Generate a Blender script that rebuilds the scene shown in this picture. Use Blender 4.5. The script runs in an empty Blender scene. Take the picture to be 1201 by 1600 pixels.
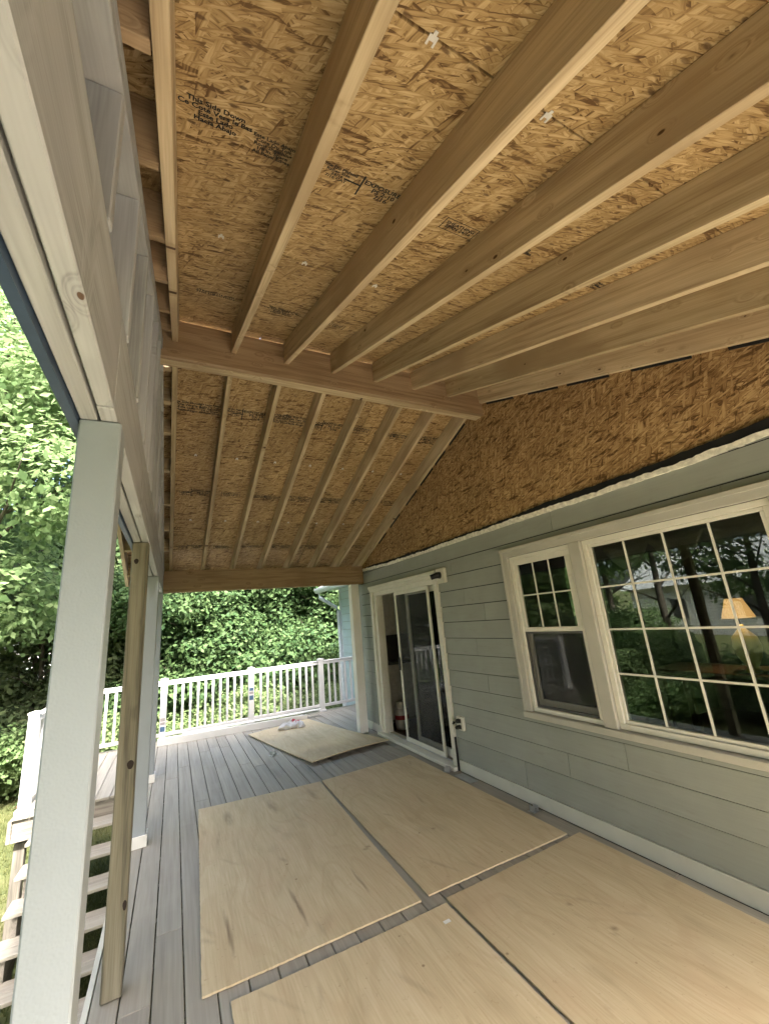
import bpy, bmesh, math, random
import numpy as np
from mathutils import Matrix, Vector

# ------------------------------------------------------------------ camera, sky, sun, exposure
S = bpy.context.scene
COL = S.collection
cam_d = bpy.data.cameras.new('camera'); cam = bpy.data.objects.new('camera', cam_d); COL.objects.link(cam)
cam_d.sensor_fit = 'HORIZONTAL'; cam_d.sensor_width = 36.0; cam_d.lens = 36.0 * 632.06 / 1201.0
cam_d.clip_start = 0.02; cam_d.clip_end = 600.0
RV = Vector((0.89152662, -0.44470317, -0.08613578)); UV = Vector((-0.03854146, -0.2639416, 0.96376833)); FV = Vector((0.45132565, 0.85590532, 0.25245047))
M = Matrix.Identity(4)
for i in range(3):
    M[i][0] = RV[i]; M[i][1] = UV[i]; M[i][2] = -FV[i]
M[0][3], M[1][3], M[2][3] = -2.7704, 0.0, 1.6407
cam.matrix_world = M
S.camera = cam

SUN_EL, SUN_AZ = math.radians(52), math.radians(170)      # azimuth measured from +Y towards +X
world = bpy.data.worlds.new('World'); S.world = world; world.use_nodes = True
wt = world.node_tree; wt.nodes.clear()
wo = wt.nodes.new('ShaderNodeOutputWorld'); wb = wt.nodes.new('ShaderNodeBackground'); ws = wt.nodes.new('ShaderNodeTexSky')
ws.sky_type = 'NISHITA'; ws.sun_disc = False; ws.sun_elevation = SUN_EL; ws.sun_rotation = SUN_AZ
ws.air_density = 0.8; ws.dust_density = 7.0; ws.ozone_density = 1.0
wb.inputs['Strength'].default_value = 0.15
wt.links.new(ws.outputs[0], wb.inputs[0]); wt.links.new(wb.outputs[0], wo.inputs[0])
sun_d = bpy.data.lights.new('sun', 'SUN'); sun = bpy.data.objects.new('sun', sun_d); COL.objects.link(sun)
sun_d.energy = 3.3; sun_d.angle = math.radians(4); sun_d.color = (1.0, 0.95, 0.87)
sdir = Vector((math.sin(SUN_AZ) * math.cos(SUN_EL), math.cos(SUN_AZ) * math.cos(SUN_EL), math.sin(SUN_EL)))
sun.rotation_euler = sdir.to_track_quat('Z', 'Y').to_euler(); sun.location = (0, 0, 30)
S.view_settings.view_transform = 'Standard'; S.view_settings.look = 'None'
S.view_settings.exposure = 3.15; S.view_settings.gamma = 1.0; S.view_settings.use_curve_mapping = False
S.render.engine = 'CYCLES'
cy = S.cycles
cy.use_denoising = True; cy.max_bounces = 6; cy.diffuse_bounces = 4; cy.glossy_bounces = 3
cy.transmission_bounces = 3; cy.transparent_max_bounces = 8; cy.use_adaptive_sampling = True; cy.adaptive_threshold = 0.02; cy.sample_clamp_indirect = 6.0
cy.caustics_reflective = False; cy.caustics_refractive = False

random.seed(7)
rng = np.random.default_rng(11)

# ------------------------------------------------------------------ node helper
class NT:
    def __init__(s, name):
        s.m = bpy.data.materials.new(name); s.m.use_nodes = True
        s.t = s.m.node_tree; s.t.nodes.clear()
        s.out = s.t.nodes.new('ShaderNodeOutputMaterial')
    def put(s, sock, v):
        if v is None: return
        if isinstance(v, bpy.types.NodeSocket): s.t.links.new(v, sock)
        else:
            if hasattr(sock.default_value, '__len__'):
                n = len(sock.default_value); v = list(v) if hasattr(v, '__len__') else [v] * n
                if n == 4 and len(v) == 3: v = v + [1.0]
            sock.default_value = v
    def n(s, typ, ins=None, out=0, **props):
        nd = s.t.nodes.new(typ)
        for k, v in props.items(): setattr(nd, k, v)
        for k, v in (ins or {}).items(): s.put(nd.inputs[k], v)
        return nd.outputs[out] if out is not None else nd
    def math(s, op, a, b=None, c=None, clamp=False):
        nd = s.t.nodes.new('ShaderNodeMath'); nd.operation = op; nd.use_clamp = clamp
        for i, v in enumerate((a, b, c)):
            if v is not None: s.put(nd.inputs[i], v)
        return nd.outputs[0]
    def vm(s, op, a, b=None):
        nd = s.t.nodes.new('ShaderNodeVectorMath'); nd.operation = op
        s.put(nd.inputs[0], a)
        if b is not None: s.put(nd.inputs['Scale' if op == 'SCALE' else 1], b)
        return nd.outputs['Value'] if op in ('LENGTH', 'DISTANCE', 'DOT_PRODUCT') else nd.outputs[0]
    def mix(s, f, a, b, blend='MIX'):
        nd = s.t.nodes.new('ShaderNodeMix'); nd.data_type = 'RGBA'; nd.blend_type = blend
        s.put(nd.inputs[0], f); s.put(nd.inputs[6], a); s.put(nd.inputs[7], b)
        return nd.outputs[2]
    def ramp(s, f, stops):
        nd = s.t.nodes.new('ShaderNodeValToRGB'); e = nd.color_ramp.elements
        while len(e) < len(stops): e.new(0.5)
        for el, (p, c) in zip(e, stops):
            el.position = p; el.color = (*c, 1) if hasattr(c, '__len__') else (c, c, c, 1)
        s.put(nd.inputs[0], f); return nd.outputs[0]
    def sm(s, v, a, b, lo=0.0, hi=1.0):
        nd = s.t.nodes.new('ShaderNodeMapRange'); nd.interpolation_type = 'SMOOTHSTEP'
        for i, x in enumerate((v, a, b, lo, hi)): s.put(nd.inputs[i], x)
        return nd.outputs[0]
    def obj(s, offset=True):
        o = s.n('ShaderNodeTexCoord', out=3)
        if not offset: return o
        r = s.n('ShaderNodeObjectInfo', out=5)
        v = s.n('ShaderNodeCombineXYZ', {0: s.math('MULTIPLY', r, 37.0), 1: s.math('MULTIPLY', r, 91.0), 2: s.math('MULTIPLY', r, 53.0)})
        return s.vm('ADD', o, v)
    def rand(s): return s.n('ShaderNodeObjectInfo', out=5)
    def noise(s, v, scale, detail=3.0, rough=0.55, out=0):
        return s.n('ShaderNodeTexNoise', {'Vector': v, 'Scale': scale, 'Detail': detail, 'Roughness': rough}, out)
    def bump(s, h, strength=0.3, dist=0.005):
        return s.n('ShaderNodeBump', {'Strength': strength, 'Distance': dist, 'Height': h})
    def pbr(s, col, rough=0.6, normal=None, spec=0.3, metal=0.0, **kw):
        b = s.t.nodes.new('ShaderNodeBsdfPrincipled')
        s.put(b.inputs['Base Color'], col); s.put(b.inputs['Roughness'], rough)
        s.put(b.inputs['Specular IOR Level'], spec); s.put(b.inputs['Metallic'], metal)
        if normal is not None: s.put(b.inputs['Normal'], normal)
        for k, v in kw.items(): s.put(b.inputs[k], v)
        return b.outputs[0]
    def done(s, sh):
        s.t.links.new(sh, s.out.inputs[0]); return s.m

MATS = {}
def lumber(name, light, mid, dark, knot=(0.10, 0.05, 0.025), knots=0.11, stain=None, rough=0.62, grain=1.0, vary=0.22, halo_amt=1.0):
    k = NT(name); v = k.obj()
    vs = k.vm('MULTIPLY', v, (5.0, 0.8, 9.5))
    wob = vs
    vd = k.n('ShaderNodeTexVoronoi', {'Vector': wob, 'Scale': 1.0, 'Randomness': 1.0}, None)
    dist, vcol = vd.outputs['Distance'], vd.outputs['Color']
    size = k.math('MULTIPLY', k.math('ADD', 0.30, k.math('MULTIPLY', k.n('ShaderNodeSeparateColor', {0: vcol}, 0), 0.55)), knots)
    kn = k.sm(dist, k.math('MULTIPLY', size, 0.75), size, 1.0, 0.0)
    halo = k.sm(dist, 0.0, 0.30, 1.0, 0.0)
    gv = k.vm('ADD', k.vm('MULTIPLY', v, (1.1, 20.0, 20.0)), k.n('ShaderNodeCombineXYZ', {0: 0.0, 1: k.math('MULTIPLY', halo, 2.4 * halo_amt), 2: k.math('MULTIPLY', halo, 2.0 * halo_amt)}))
    g1 = k.noise(gv, 1.0, 2, 0.6)
    rings = k.math('SINE', k.math('MULTIPLY', k.noise(k.vm('MULTIPLY', gv, (0.35, 0.42, 0.42)), 1.0, 0), 34.0))
    fine = k.noise(k.vm('MULTIPLY', v, (6.0, 190.0, 190.0)), 1.0, 0)
    f = k.math('ADD', k.math('MULTIPLY', g1, 0.62), k.math('MULTIPLY', rings, 0.085 * grain))
    f = k.math('ADD', f, k.math('MULTIPLY', fine, 0.36))
    col = k.ramp(f, [(0.22, dark), (0.47, mid), (0.72, light)])
    big = k.noise(v, 1.3, 2)
    if stain: col = k.mix(k.sm(big, 0.46, 0.68), col, stain)
    col = k.mix(k.math('MULTIPLY', halo, 0.30 * halo_amt), col, dark)
    br = k.math('ADD', 1.0 - vary / 2, k.math('MULTIPLY', k.rand(), vary))
    col = k.mix(1.0, col, k.n('ShaderNodeCombineColor', {0: br, 1: br, 2: k.math('POWER', br, 1.25)}), 'MULTIPLY')
    col = k.mix(k.math('MULTIPLY', kn, 0.93), col, knot)
    nrm = k.bump(fine, 0.25, 0.0015)
    MATS[name] = k.done(k.pbr(col, rough, nrm, 0.25)); return MATS[name]

def osb(name, tones, dim=1.0, seed=0.0, flake=(0.088, 0.0108), rough=0.6):
    k = NT(name); v = k.vm('ADD', k.obj(), (seed, seed * 2, 0))
    wig = k.vm('SCALE', k.vm('SUBTRACT', k.noise(v, 34.0, 1, 0.6, out=1), (0.5, 0.5, 0.5)), 0.007)
    p = k.vm('ADD', v, wig)
    res = None
    for i, a in enumerate((6, -30, 48, -14, 74, 22)):
        rp = k.n('ShaderNodeVectorRotate', {'Vector': p, 'Angle': math.radians(a)}, rotation_type='Z_AXIS')
        sc = k.vm('MULTIPLY', rp, (1 / (flake[0] * (1 + 0.25 * math.sin(i * 2.1))), 1 / (flake[1] * (1.1 + 0.45 * math.cos(i * 1.7))), 0.0))
        sc = k.vm('ADD', sc, (i * 17.3, i * 7.7, 0.0))
        vc = k.n('ShaderNodeTexVoronoi', {'Vector': sc, 'Scale': 1.0, 'Randomness': 1.0}, None, voronoi_dimensions='2D')
        sp = k.n('ShaderNodeSeparateColor', {0: vc.outputs['Color']}, None)
        streak = k.noise(k.vm('MULTIPLY', rp, (9.0, 210.0, 0.0)), 1.0, 1)
        t = k.math('ADD', k.math('MULTIPLY', sp.outputs[0], 0.42), k.math('MULTIPLY', streak, 0.62))
        t = k.math('SUBTRACT', t, k.sm(vc.outputs['Distance'], 0.36, 0.66, 0.0, 0.30))
        if res is None: res, base = t, sp.outputs[1]
        else:
            res = k.n('ShaderNodeMix', {0: k.sm(sp.outputs[1], 0.60, 0.64), 2: res, 3: t})
    dark = k.math('MULTIPLY', k.sm(base, 0.93, 0.95), 0.35)
    col = k.ramp(k.math('SUBTRACT', res, dark), tones)
    patch = k.noise(v, 3.0, 3)
    col = k.mix(k.sm(patch, 0.40, 0.72, 0.0, 0.35), col, tuple(x * 0.72 for x in tones[1][1]))
    dk = k.n('ShaderNodeTexVoronoi', {'Vector': k.vm('MULTIPLY', p, (9.0, 21.0, 0.0)), 'Scale': 1.0}, None, voronoi_dimensions='2D')
    spk = k.math('MULTIPLY', k.sm(dk.outputs['Distance'], 0.07, 0.17, 1.0, 0.0), k.sm(k.n('ShaderNodeSeparateColor', {0: dk.outputs['Color']}, 0), 0.70, 0.74))
    col = k.mix(k.math('MULTIPLY', spk, 0.75), col, (0.085, 0.042, 0.02))
    br = k.math('ADD', 0.90 * dim, k.math('MULTIPLY', k.rand(), 0.18 * dim))
    col = k.mix(1.0, col, k.n('ShaderNodeCombineColor', {0: br, 1: br, 2: br}), 'MULTIPLY')
    MATS[name] = k.done(k.pbr(col, rough, k.bump(k.noise(v, 160.0, 0), 0.25, 0.002), 0.3)); return MATS[name]

def paint(name, col, rough=0.5, scale=6.0, var=0.10, grain=None, spec=0.35, dirt=None):
    k = NT(name); v = k.obj()
    n1 = k.noise(v, scale, 2)
    c = k.mix(k.sm(n1, 0.3, 0.75), tuple(x * (1 - var) for x in col), tuple(min(1, x * (1 + var * 0.5)) for x in col))
    if dirt:
        d = k.noise(k.vm('MULTIPLY', v, (2.0, 2.0, 9.0)), 3.0, 3, 0.65)
        c = k.mix(k.sm(d, 0.56, 0.78, 0.0, 0.45), c, dirt)
    h = k.noise(v, 180.0, 0)
    if grain:
        gg = k.noise(k.vm('MULTIPLY', v, grain), 1.0, 2, 0.6)
        h = gg
        c = k.mix(k.sm(gg, 0.35, 0.7, 0.0, 0.12), c, tuple(x * 0.7 for x in col))
    MATS[name] = k.done(k.pbr(c, rough, k.bump(h, 0.5 if grain else 0.25, 0.002), spec)); return MATS[name]

def plain(name, col, rough=0.5, spec=0.3, metal=0.0):
    k = NT(name); v = k.obj()
    n1 = k.noise(v, 14.0, 4)
    c = k.mix(k.sm(n1, 0.3, 0.75), tuple(x * 0.82 for x in col), col)
    MATS[name] = k.done(k.pbr(c, k.math('ADD', rough - 0.06, k.math('MULTIPLY', n1, 0.12)), None, spec, metal)); return MATS[name]

lumber('rafter_wood', (0.62, 0.51, 0.335), (0.50, 0.395, 0.245), (0.32, 0.23, 0.135), stain=(0.40, 0.30, 0.18), knots=0.13, vary=0.34, knot=(0.07, 0.03, 0.015))
lumber('beam_wood', (0.41, 0.295, 0.18), (0.32, 0.22, 0.13), (0.21, 0.135, 0.075), stain=(0.27, 0.18, 0.10), knots=0.07)
lumber('treated_wood', (0.52, 0.54, 0.55), (0.43, 0.44, 0.445), (0.27, 0.27, 0.275), stain=(0.39, 0.39, 0.405), knots=0.08, grain=0.7)
lumber('green_post_wood', (0.245, 0.225, 0.165), (0.185, 0.168, 0.12), (0.10, 0.09, 0.065), knots=0.0, grain=1.9, vary=0.02, halo_amt=0.12, knot=(0.05, 0.035, 0.02))
lumber('weathered_wood', (0.30, 0.28, 0.25), (0.22, 0.20, 0.175), (0.12, 0.11, 0.095), knots=0.06)
osb('roof_osb', [(0.02, (0.12, 0.062, 0.024)), (0.26, (0.325, 0.21, 0.092)), (0.50, (0.455, 0.315, 0.15)), (0.78, (0.61, 0.455, 0.255))])
osb('wall_osb', [(0.04, (0.10, 0.05, 0.02)), (0.25, (0.26, 0.15, 0.065)), (0.48, (0.40, 0.25, 0.115)), (0.76, (0.60, 0.42, 0.22))], seed=5.3, flake=(0.095, 0.0130))
paint('sage_siding', (0.32, 0.34, 0.315), 0.55, 3.0, 0.07, grain=(60.0, 2.2, 60.0), dirt=(0.25, 0.25, 0.22))
paint('blue_siding', (0.44, 0.55, 0.62), 0.55, 3.0, 0.06, grain=(60.0, 2.2, 60.0))
paint('cream_trim', (0.70, 0.685, 0.62), 0.42, 5.0, 0.06, dirt=(0.50, 0.45, 0.35))
paint('casing_paint', (0.46, 0.45, 0.405), 0.45, 5.0, 0.06, dirt=(0.38, 0.35, 0.28))
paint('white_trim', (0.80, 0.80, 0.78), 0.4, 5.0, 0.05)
paint('pale_skirt', (0.60, 0.60, 0.54), 0.5, 4.0, 0.06, dirt=(0.48, 0.50, 0.44))
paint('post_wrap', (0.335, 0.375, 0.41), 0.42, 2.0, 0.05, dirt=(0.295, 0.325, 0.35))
paint('rail_vinyl', (0.66, 0.66, 0.67), 0.35, 3.0, 0.04)
paint('torn_edge', (0.80, 0.78, 0.70), 0.9, 30.0, 0.25)
plain('black_membrane', (0.014, 0.014, 0.016), 0.6)  # membrane black, also the lap shadow colour behind the siding gaps
plain('house_wrap', (0.045, 0.075, 0.13), 0.45)
plain('galvanised', (0.55, 0.56, 0.57), 0.42, 0.5, 0.85)
plain('black_rubber', (0.016, 0.016, 0.017), 0.5)
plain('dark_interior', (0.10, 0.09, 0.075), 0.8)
plain('cabinet_paint', (0.74, 0.73, 0.70), 0.5)
plain('dark_tile', (0.10, 0.10, 0.10), 0.4)
plain('ink', (0.020, 0.022, 0.024), 0.7)
plain('steel_white', (0.70, 0.69, 0.66), 0.4)
plain('red_band', (0.38, 0.04, 0.045), 0.5)
plain('sticker_blue', (0.07, 0.14, 0.24), 0.5)
plain('sticker_grey', (0.35, 0.33, 0.33), 0.5)
plain('terracotta', (0.46, 0.24, 0.12), 0.8)
plain('curtain_cloth', (0.15, 0.14, 0.10), 0.9)
plain('knot_wood', (0.022, 0.014, 0.009), 0.7)
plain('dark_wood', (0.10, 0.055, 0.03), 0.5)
plain('olive_ceramic', (0.36, 0.28, 0.05), 0.35)
plain('roof_shingle', (0.30, 0.31, 0.32), 0.9)
plain('gutter_metal', (0.62, 0.68, 0.72), 0.4)

def m_deck():
    k = NT('composite_deck'); v = k.obj()
    s1 = k.noise(k.vm('MULTIPLY', v, (1.5, 46.0, 46.0)), 1.0, 2, 0.65)
    s2 = k.noise(k.vm('MULTIPLY', v, (0.8, 7.0, 7.0)), 1.0, 2)
    s3 = k.noise(v, 3.0, 3, 0.65)
    f = k.math('ADD', k.math('MULTIPLY', s1, 0.55), k.math('MULTIPLY', s2, 0.45))
    c = k.ramp(f, [(0.25, (0.235, 0.219, 0.188)), (0.5, (0.325, 0.306, 0.265)), (0.75, (0.42, 0.397, 0.346))])
    c = k.mix(k.sm(s3, 0.5, 0.75, 0.0, 0.35), c, (0.39, 0.365, 0.315))
    br = k.math('ADD', 0.90, k.math('MULTIPLY', k.rand(), 0.2))
    c = k.mix(1.0, c, k.n('ShaderNodeCombineColor', {0: br, 1: br, 2: br}), 'MULTIPLY')
    sp = k.n('ShaderNodeTexVoronoi', {'Vector': v, 'Scale': 5.0}, 'Distance')
    c = k.mix(k.sm(sp, 0.02, 0.04, 0.5, 0.0), c, (0.10, 0.09, 0.08))
    MATS['composite_deck'] = k.done(k.pbr(c, 0.55, k.bump(s1, 0.4, 0.002), 0.3))
m_deck()

def m_ply():
    k = NT('plywood'); v = k.obj()
    wv = k.vm('ADD', v, k.vm('SCALE', k.noise(v, 1.6, 1, out=1), 0.16))
    s1 = k.noise(k.vm('MULTIPLY', wv, (9.0, 0.9, 1.0)), 1.0, 3, 0.6)
    s2 = k.noise(k.vm('MULTIPLY', v, (110.0, 5.0, 1.0)), 1.0, 1)
    s3 = k.noise(v, 2.2, 3, 0.62)
    s4 = k.noise(v, 11.0, 4, 0.7)
    f = k.math('ADD', k.math('MULTIPLY', s1, 0.6), k.math('MULTIPLY', s2, 0.4))
    c = k.ramp(f, [(0.28, (0.47, 0.38, 0.24)), (0.50, (0.575, 0.48, 0.315)), (0.72, (0.655, 0.565, 0.395))])
    c = k.mix(k.sm(s3, 0.45, 0.75, 0.0, 0.45), c, (0.56, 0.42, 0.28))
    c = k.mix(k.sm(s4, 0.58, 0.80, 0.0, 0.40), c, (0.47, 0.335, 0.205))
    wvs = k.math('SINE', k.math('MULTIPLY', k.noise(k.vm('MULTIPLY', wv, (2.6, 0.55, 1.0)), 1.0, 1), 70.0))
    c = k.mix(k.sm(wvs, 0.55, 1.0, 0.0, 0.22), c, (0.46, 0.335, 0.20))
    s5 = k.noise(v, 30.0, 4, 0.75)
    c = k.mix(k.sm(s5, 0.60, 0.74, 0.0, 0.55), c, (0.36, 0.26, 0.16))
    br = k.math('ADD', 0.93, k.math('MULTIPLY', k.rand(), 0.12))
    c = k.mix(1.0, c, k.n('ShaderNodeCombineColor', {0: br, 1: br, 2: br}), 'MULTIPLY')
    sp = k.n('ShaderNodeTexVoronoi', {'Vector': v, 'Scale': 7.0}, None)
    c = k.mix(k.math('MULTIPLY', k.sm(sp.outputs['Distance'], 0.03, 0.075, 0.75, 0.0), k.sm(k.n('ShaderNodeSeparateColor', {0: sp.outputs['Color']}, 0), 0.5, 0.6)), c, (0.22, 0.145, 0.085))
    # scuffs as a stored stain mask on the sheet itself
    st = k.n('ShaderNodeAttribute', out=2, attribute_name='stain')
    stn = k.math('MULTIPLY', st, k.sm(k.noise(k.vm('MULTIPLY', v, (30.0, 8.0, 1.0)), 1.0, 3), 0.25, 0.6, 0.3, 0.85))
    c = k.mix(stn, c, (0.20, 0.135, 0.09))
    MATS['plywood'] = k.done(k.pbr(c, 0.68, k.bump(s2, 0.2, 0.001), 0.2))
m_ply()

def m_glass():
    k = NT('window_glass')
    fr = k.n('ShaderNodeFresnel', {'IOR': 1.58})
    tr = k.n('ShaderNodeBsdfTransparent', {0: (0.80, 0.84, 0.80)})
    nz = k.noise(k.n('ShaderNodeTexCoord', out=3), 1.7, 1)
    gl = k.n('ShaderNodeBsdfGlossy', {'Color': (0.95, 1.0, 0.96), 'Roughness': 0.0, 'Normal': k.bump(nz, 0.05, 0.02)})
    mx = k.n('ShaderNodeMixShader', {0: fr, 1: tr, 2: gl})
    MATS['window_glass'] = k.done(mx)
    k = NT('insect_screen')
    v = k.n('ShaderNodeTexCoord', out=3)
    tr = k.n('ShaderNodeBsdfTransparent', {0: (1, 1, 1)})
    df = k.pbr((0.05, 0.052, 0.055), 0.6)
    MATS['insect_screen'] = k.done(k.n('ShaderNodeMixShader', {0: 0.30, 1: tr, 2: df}))
    k = NT('lamp_glow')
    fr = k.n('ShaderNodeLayerWeight', {0: 0.4}, 1)
    c = k.noise(k.obj(), 3.0, 2)
    em = k.n('ShaderNodeEmission', {'Color': (1.0, 0.52, 0.17), 'Strength': k.math('MULTIPLY', k.math('ADD', 0.5, c), 0.11)})
    MATS['lamp_glow'] = k.done(em)
m_glass()

def leafmat(name, dark, light, trans=0.35, tcol=None, rough=0.5):
    k = NT(name)
    r = k.n('ShaderNodeNewGeometry', out='Random Per Island')
    big = k.noise(k.n('ShaderNodeTexCoord', out=3), 0.9, 3)
    f = k.math('ADD', k.math('MULTIPLY', r, 0.6), k.math('MULTIPLY', big, 0.45))
    c = k.ramp(f, [(0.2, dark), (0.85, light)])
    p = k.pbr(c, rough, None, 0.15)
    t = k.n('ShaderNodeBsdfTranslucent', {'Color': k.mix(0.5, c, tcol or light)})
    MATS[name] = k.done(k.n('ShaderNodeMixShader', {0: trans, 1: p, 2: t}))
leafmat('maple_leaf', (0.10, 0.175, 0.065), (0.25, 0.34, 0.155), 0.5, rough=0.6)
leafmat('holly_leaf', (0.028, 0.066, 0.024), (0.092, 0.148, 0.056), 0.35, rough=0.6)
leafmat('wood_leaf', (0.035, 0.060, 0.022), (0.10, 0.14, 0.05), 0.3)
leafmat('lime_leaf', (0.10, 0.15, 0.035), (0.22, 0.27, 0.075), 0.45)
leafmat('shrub_leaf', (0.065, 0.105, 0.04), (0.15, 0.20, 0.085), 0.3)
leafmat('spruce_leaf', (0.07, 0.105, 0.05), (0.18, 0.225, 0.10), 0.3)
leafmat('grass_blade', (0.05, 0.068, 0.022), (0.13, 0.135, 0.055), 0.3)

def m_ground():
    k = NT('lawn_ground'); v = k.n('ShaderNodeTexCoord', out=3)
    a = k.noise(v, 0.8, 5, 0.65); b = k.noise(v, 18.0, 4, 0.7)
    c = k.ramp(k.math('ADD', k.math('MULTIPLY', a, 0.6), k.math('MULTIPLY', b, 0.4)), [(0.32, (0.04, 0.05, 0.02)), (0.5, (0.075, 0.085, 0.035)), (0.68, (0.13, 0.115, 0.065))])
    MATS['lawn_ground'] = k.done(k.pbr(c, 0.9, k.bump(b, 0.6, 0.03), 0.1))
    k = NT('mulch'); v = k.n('ShaderNodeTexCoord', out=3)
    b = k.noise(v, 24.0, 5, 0.7)
    c = k.ramp(b, [(0.3, (0.06, 0.035, 0.022)), (0.5, (0.16, 0.10, 0.07)), (0.72, (0.30, 0.21, 0.16))])
    MATS['mulch'] = k.done(k.pbr(c, 0.95, k.bump(b, 0.8, 0.04), 0.1))
    k = NT('bark'); v = k.n('ShaderNodeTexCoord', out=3)
    b = k.noise(k.vm('MULTIPLY', v, (14.0, 14.0, 2.5)), 1.0, 5, 0.65)
    c = k.ramp(b, [(0.3, (0.05, 0.04, 0.032)), (0.7, (0.17, 0.145, 0.12))])
    MATS['bark'] = k.done(k.pbr(c, 0.9, k.bump(b, 0.7, 0.02), 0.1))
    k = NT('rag_cloth'); v = k.n('ShaderNodeTexCoord', out=3)
    vc = k.n('ShaderNodeTexVoronoi', {'Vector': v, 'Scale': 9.0}, 'Color')
    r = k.n('ShaderNodeSeparateColor', {0: vc}, 0)
    c = k.ramp(r, [(0.0, (0.62, 0.62, 0.62)), (0.55, (0.72, 0.70, 0.68)), (0.62, (0.50, 0.10, 0.12)), (0.78, (0.30, 0.32, 0.42)), (0.9, (0.75, 0.73, 0.70))])
    MATS['rag_cloth'] = k.done(k.pbr(c, 0.85, k.bump(k.noise(v, 60.0, 3), 0.4, 0.004), 0.15))
m_ground()

# ------------------------------------------------------------------ object helpers
WM = {}
def tag(o, label=None, cat=None, group=None, kind=None):
    if label: o['label'] = label
    if cat: o['category'] = cat
    if group: o['group'] = group
    if kind: o['kind'] = kind
    return o
def place(o, Mw, parent=None):
    COL.objects.link(o)
    WM[o] = Mw.copy()
    if parent is not None:
        o.parent = parent; o.matrix_basis = WM[parent].inverted() @ Mw
    else: o.matrix_basis = Mw
    return o
def thing(name, loc, label, cat, group=None):
    o = bpy.data.objects.new(name, None); o.empty_display_size = 0.2
    place(o, Matrix.Translation(loc)); return tag(o, label, cat, group)
def mesh(name, verts, faces, mat, Mw=None, parent=None, smooth=False):
    me = bpy.data.meshes.new(name); me.from_pydata([tuple(v) for v in verts], [], faces); me.update()
    if mat: me.materials.append(MATS[mat])
    if smooth: me.polygons.foreach_set('use_smooth', [True] * len(me.polygons))
    return place(bpy.data.objects.new(name, me), Mw or Matrix.Identity(4), parent)
def meshobj(name, me, Mw, parent=None):
    return place(bpy.data.objects.new(name, me), Mw, parent)
BC = {}
def boxmesh(name, lx, ly, lz, mat, bev=0.002):
    key = (round(lx, 4), round(ly, 4), round(lz, 4), mat, bev)
    if key in BC: return BC[key]
    bm = bmesh.new(); bmesh.ops.create_cube(bm, size=1.0)
    for v in bm.verts: v.co = (v.co.x * lx, v.co.y * ly, v.co.z * lz)
    if bev and min(lx, ly, lz) > 2.5 * bev:
        bmesh.ops.bevel(bm, geom=list(bm.edges), offset=bev, segments=1, profile=0.5, affect='EDGES')
    me = bpy.data.meshes.new(name); bm.to_mesh(me); bm.free(); me.materials.append(MATS[mat])
    BC[key] = me; return me
def box(name, x0, x1, y0, y1, z0, z1, mat, parent=None, bev=0.002, long=None):
    """axis-aligned box; its local X runs along `long` so that grain follows the piece"""
    d = (x1 - x0, y1 - y0, z1 - z0); c = Vector(((x0 + x1) / 2, (y0 + y1) / 2, (z0 + z1) / 2))
    ax = long if long is not None else max(range(3), key=lambda i: d[i])
    order = [(0, 1, 2), (1, 2, 0), (2, 0, 1)][ax]
    R = Matrix.Identity(4)
    for i, a in enumerate(order):
        for j in range(3): R[j][i] = 1.0 if j == a else 0.0
    me = boxmesh(name, d[order[0]], d[order[1]], d[order[2]], mat, bev)
    return meshobj(name, me, Matrix.Translation(c) @ R, parent)
def frame(o, X, Y, Z):
    m = Matrix.Identity(4)
    for j in range(3): m[j][0], m[j][1], m[j][2], m[j][3] = X[j], Y[j], Z[j], o[j]
    return m
def prism(name, pts, thick, mat, Mw, parent=None, bev=0.0015):
    """polygon in local XZ, extruded along local Y by thick (centred)"""
    bm = bmesh.new(); n = len(pts)
    a = [bm.verts.new((p[0], -thick / 2, p[1])) for p in pts]; b = [bm.verts.new((p[0], thick / 2, p[1])) for p in pts]
    bm.faces.new(a); bm.faces.new(b[::-1])
    for i in range(n): bm.faces.new((a[i], b[i], b[(i + 1) % n], a[(i + 1) % n]))
    bmesh.ops.recalc_face_normals(bm, faces=bm.faces)
    if bev: bmesh.ops.bevel(bm, geom=list(bm.edges), offset=bev, segments=1, affect='EDGES')
    me = bpy.data.meshes.new(name); bm.to_mesh(me); bm.free(); me.materials.append(MATS[mat])
    return meshobj(name, me, Mw, parent)
def tube_geo(path, radii, seg=8):
    V, F = [], []
    for i, p in enumerate(path):
        p = Vector(p); q = Vector(path[min(i + 1, len(path) - 1)]); o = Vector(path[max(i - 1, 0)])
        t = (q - o).normalized(); s = t.orthogonal().normalized(); u = t.cross(s)
        for j in range(seg):
            a = 2 * math.pi * j / seg; V.append(tuple(p + radii[i] * (math.cos(a) * s + math.sin(a) * u)))
    for i in range(len(path) - 1):
        for j in range(seg):
            F.append((i * seg + j, i * seg + (j + 1) % seg, (i + 1) * seg + (j + 1) % seg, (i + 1) * seg + j))
    F.append(tuple(range(seg))[::-1]); F.append(tuple(range((len(path) - 1) * seg, len(path) * seg)))
    return V, F
def lathe_geo(prof, seg=20):
    V, F = [], []
    for r, z in prof:
        for j in range(seg):
            a = 2 * math.pi * j / seg; V.append((r * math.cos(a), r * math.sin(a), z))
    for i in range(len(prof) - 1):
        for j in range(seg):
            F.append((i * seg + j, i * seg + (j + 1) % seg, (i + 1) * seg + (j + 1) % seg, (i + 1) * seg + j))
    F.append(tuple(range(seg))[::-1]); F.append(tuple(range((len(prof) - 1) * seg, len(prof) * seg)))
    return V, F

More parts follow.
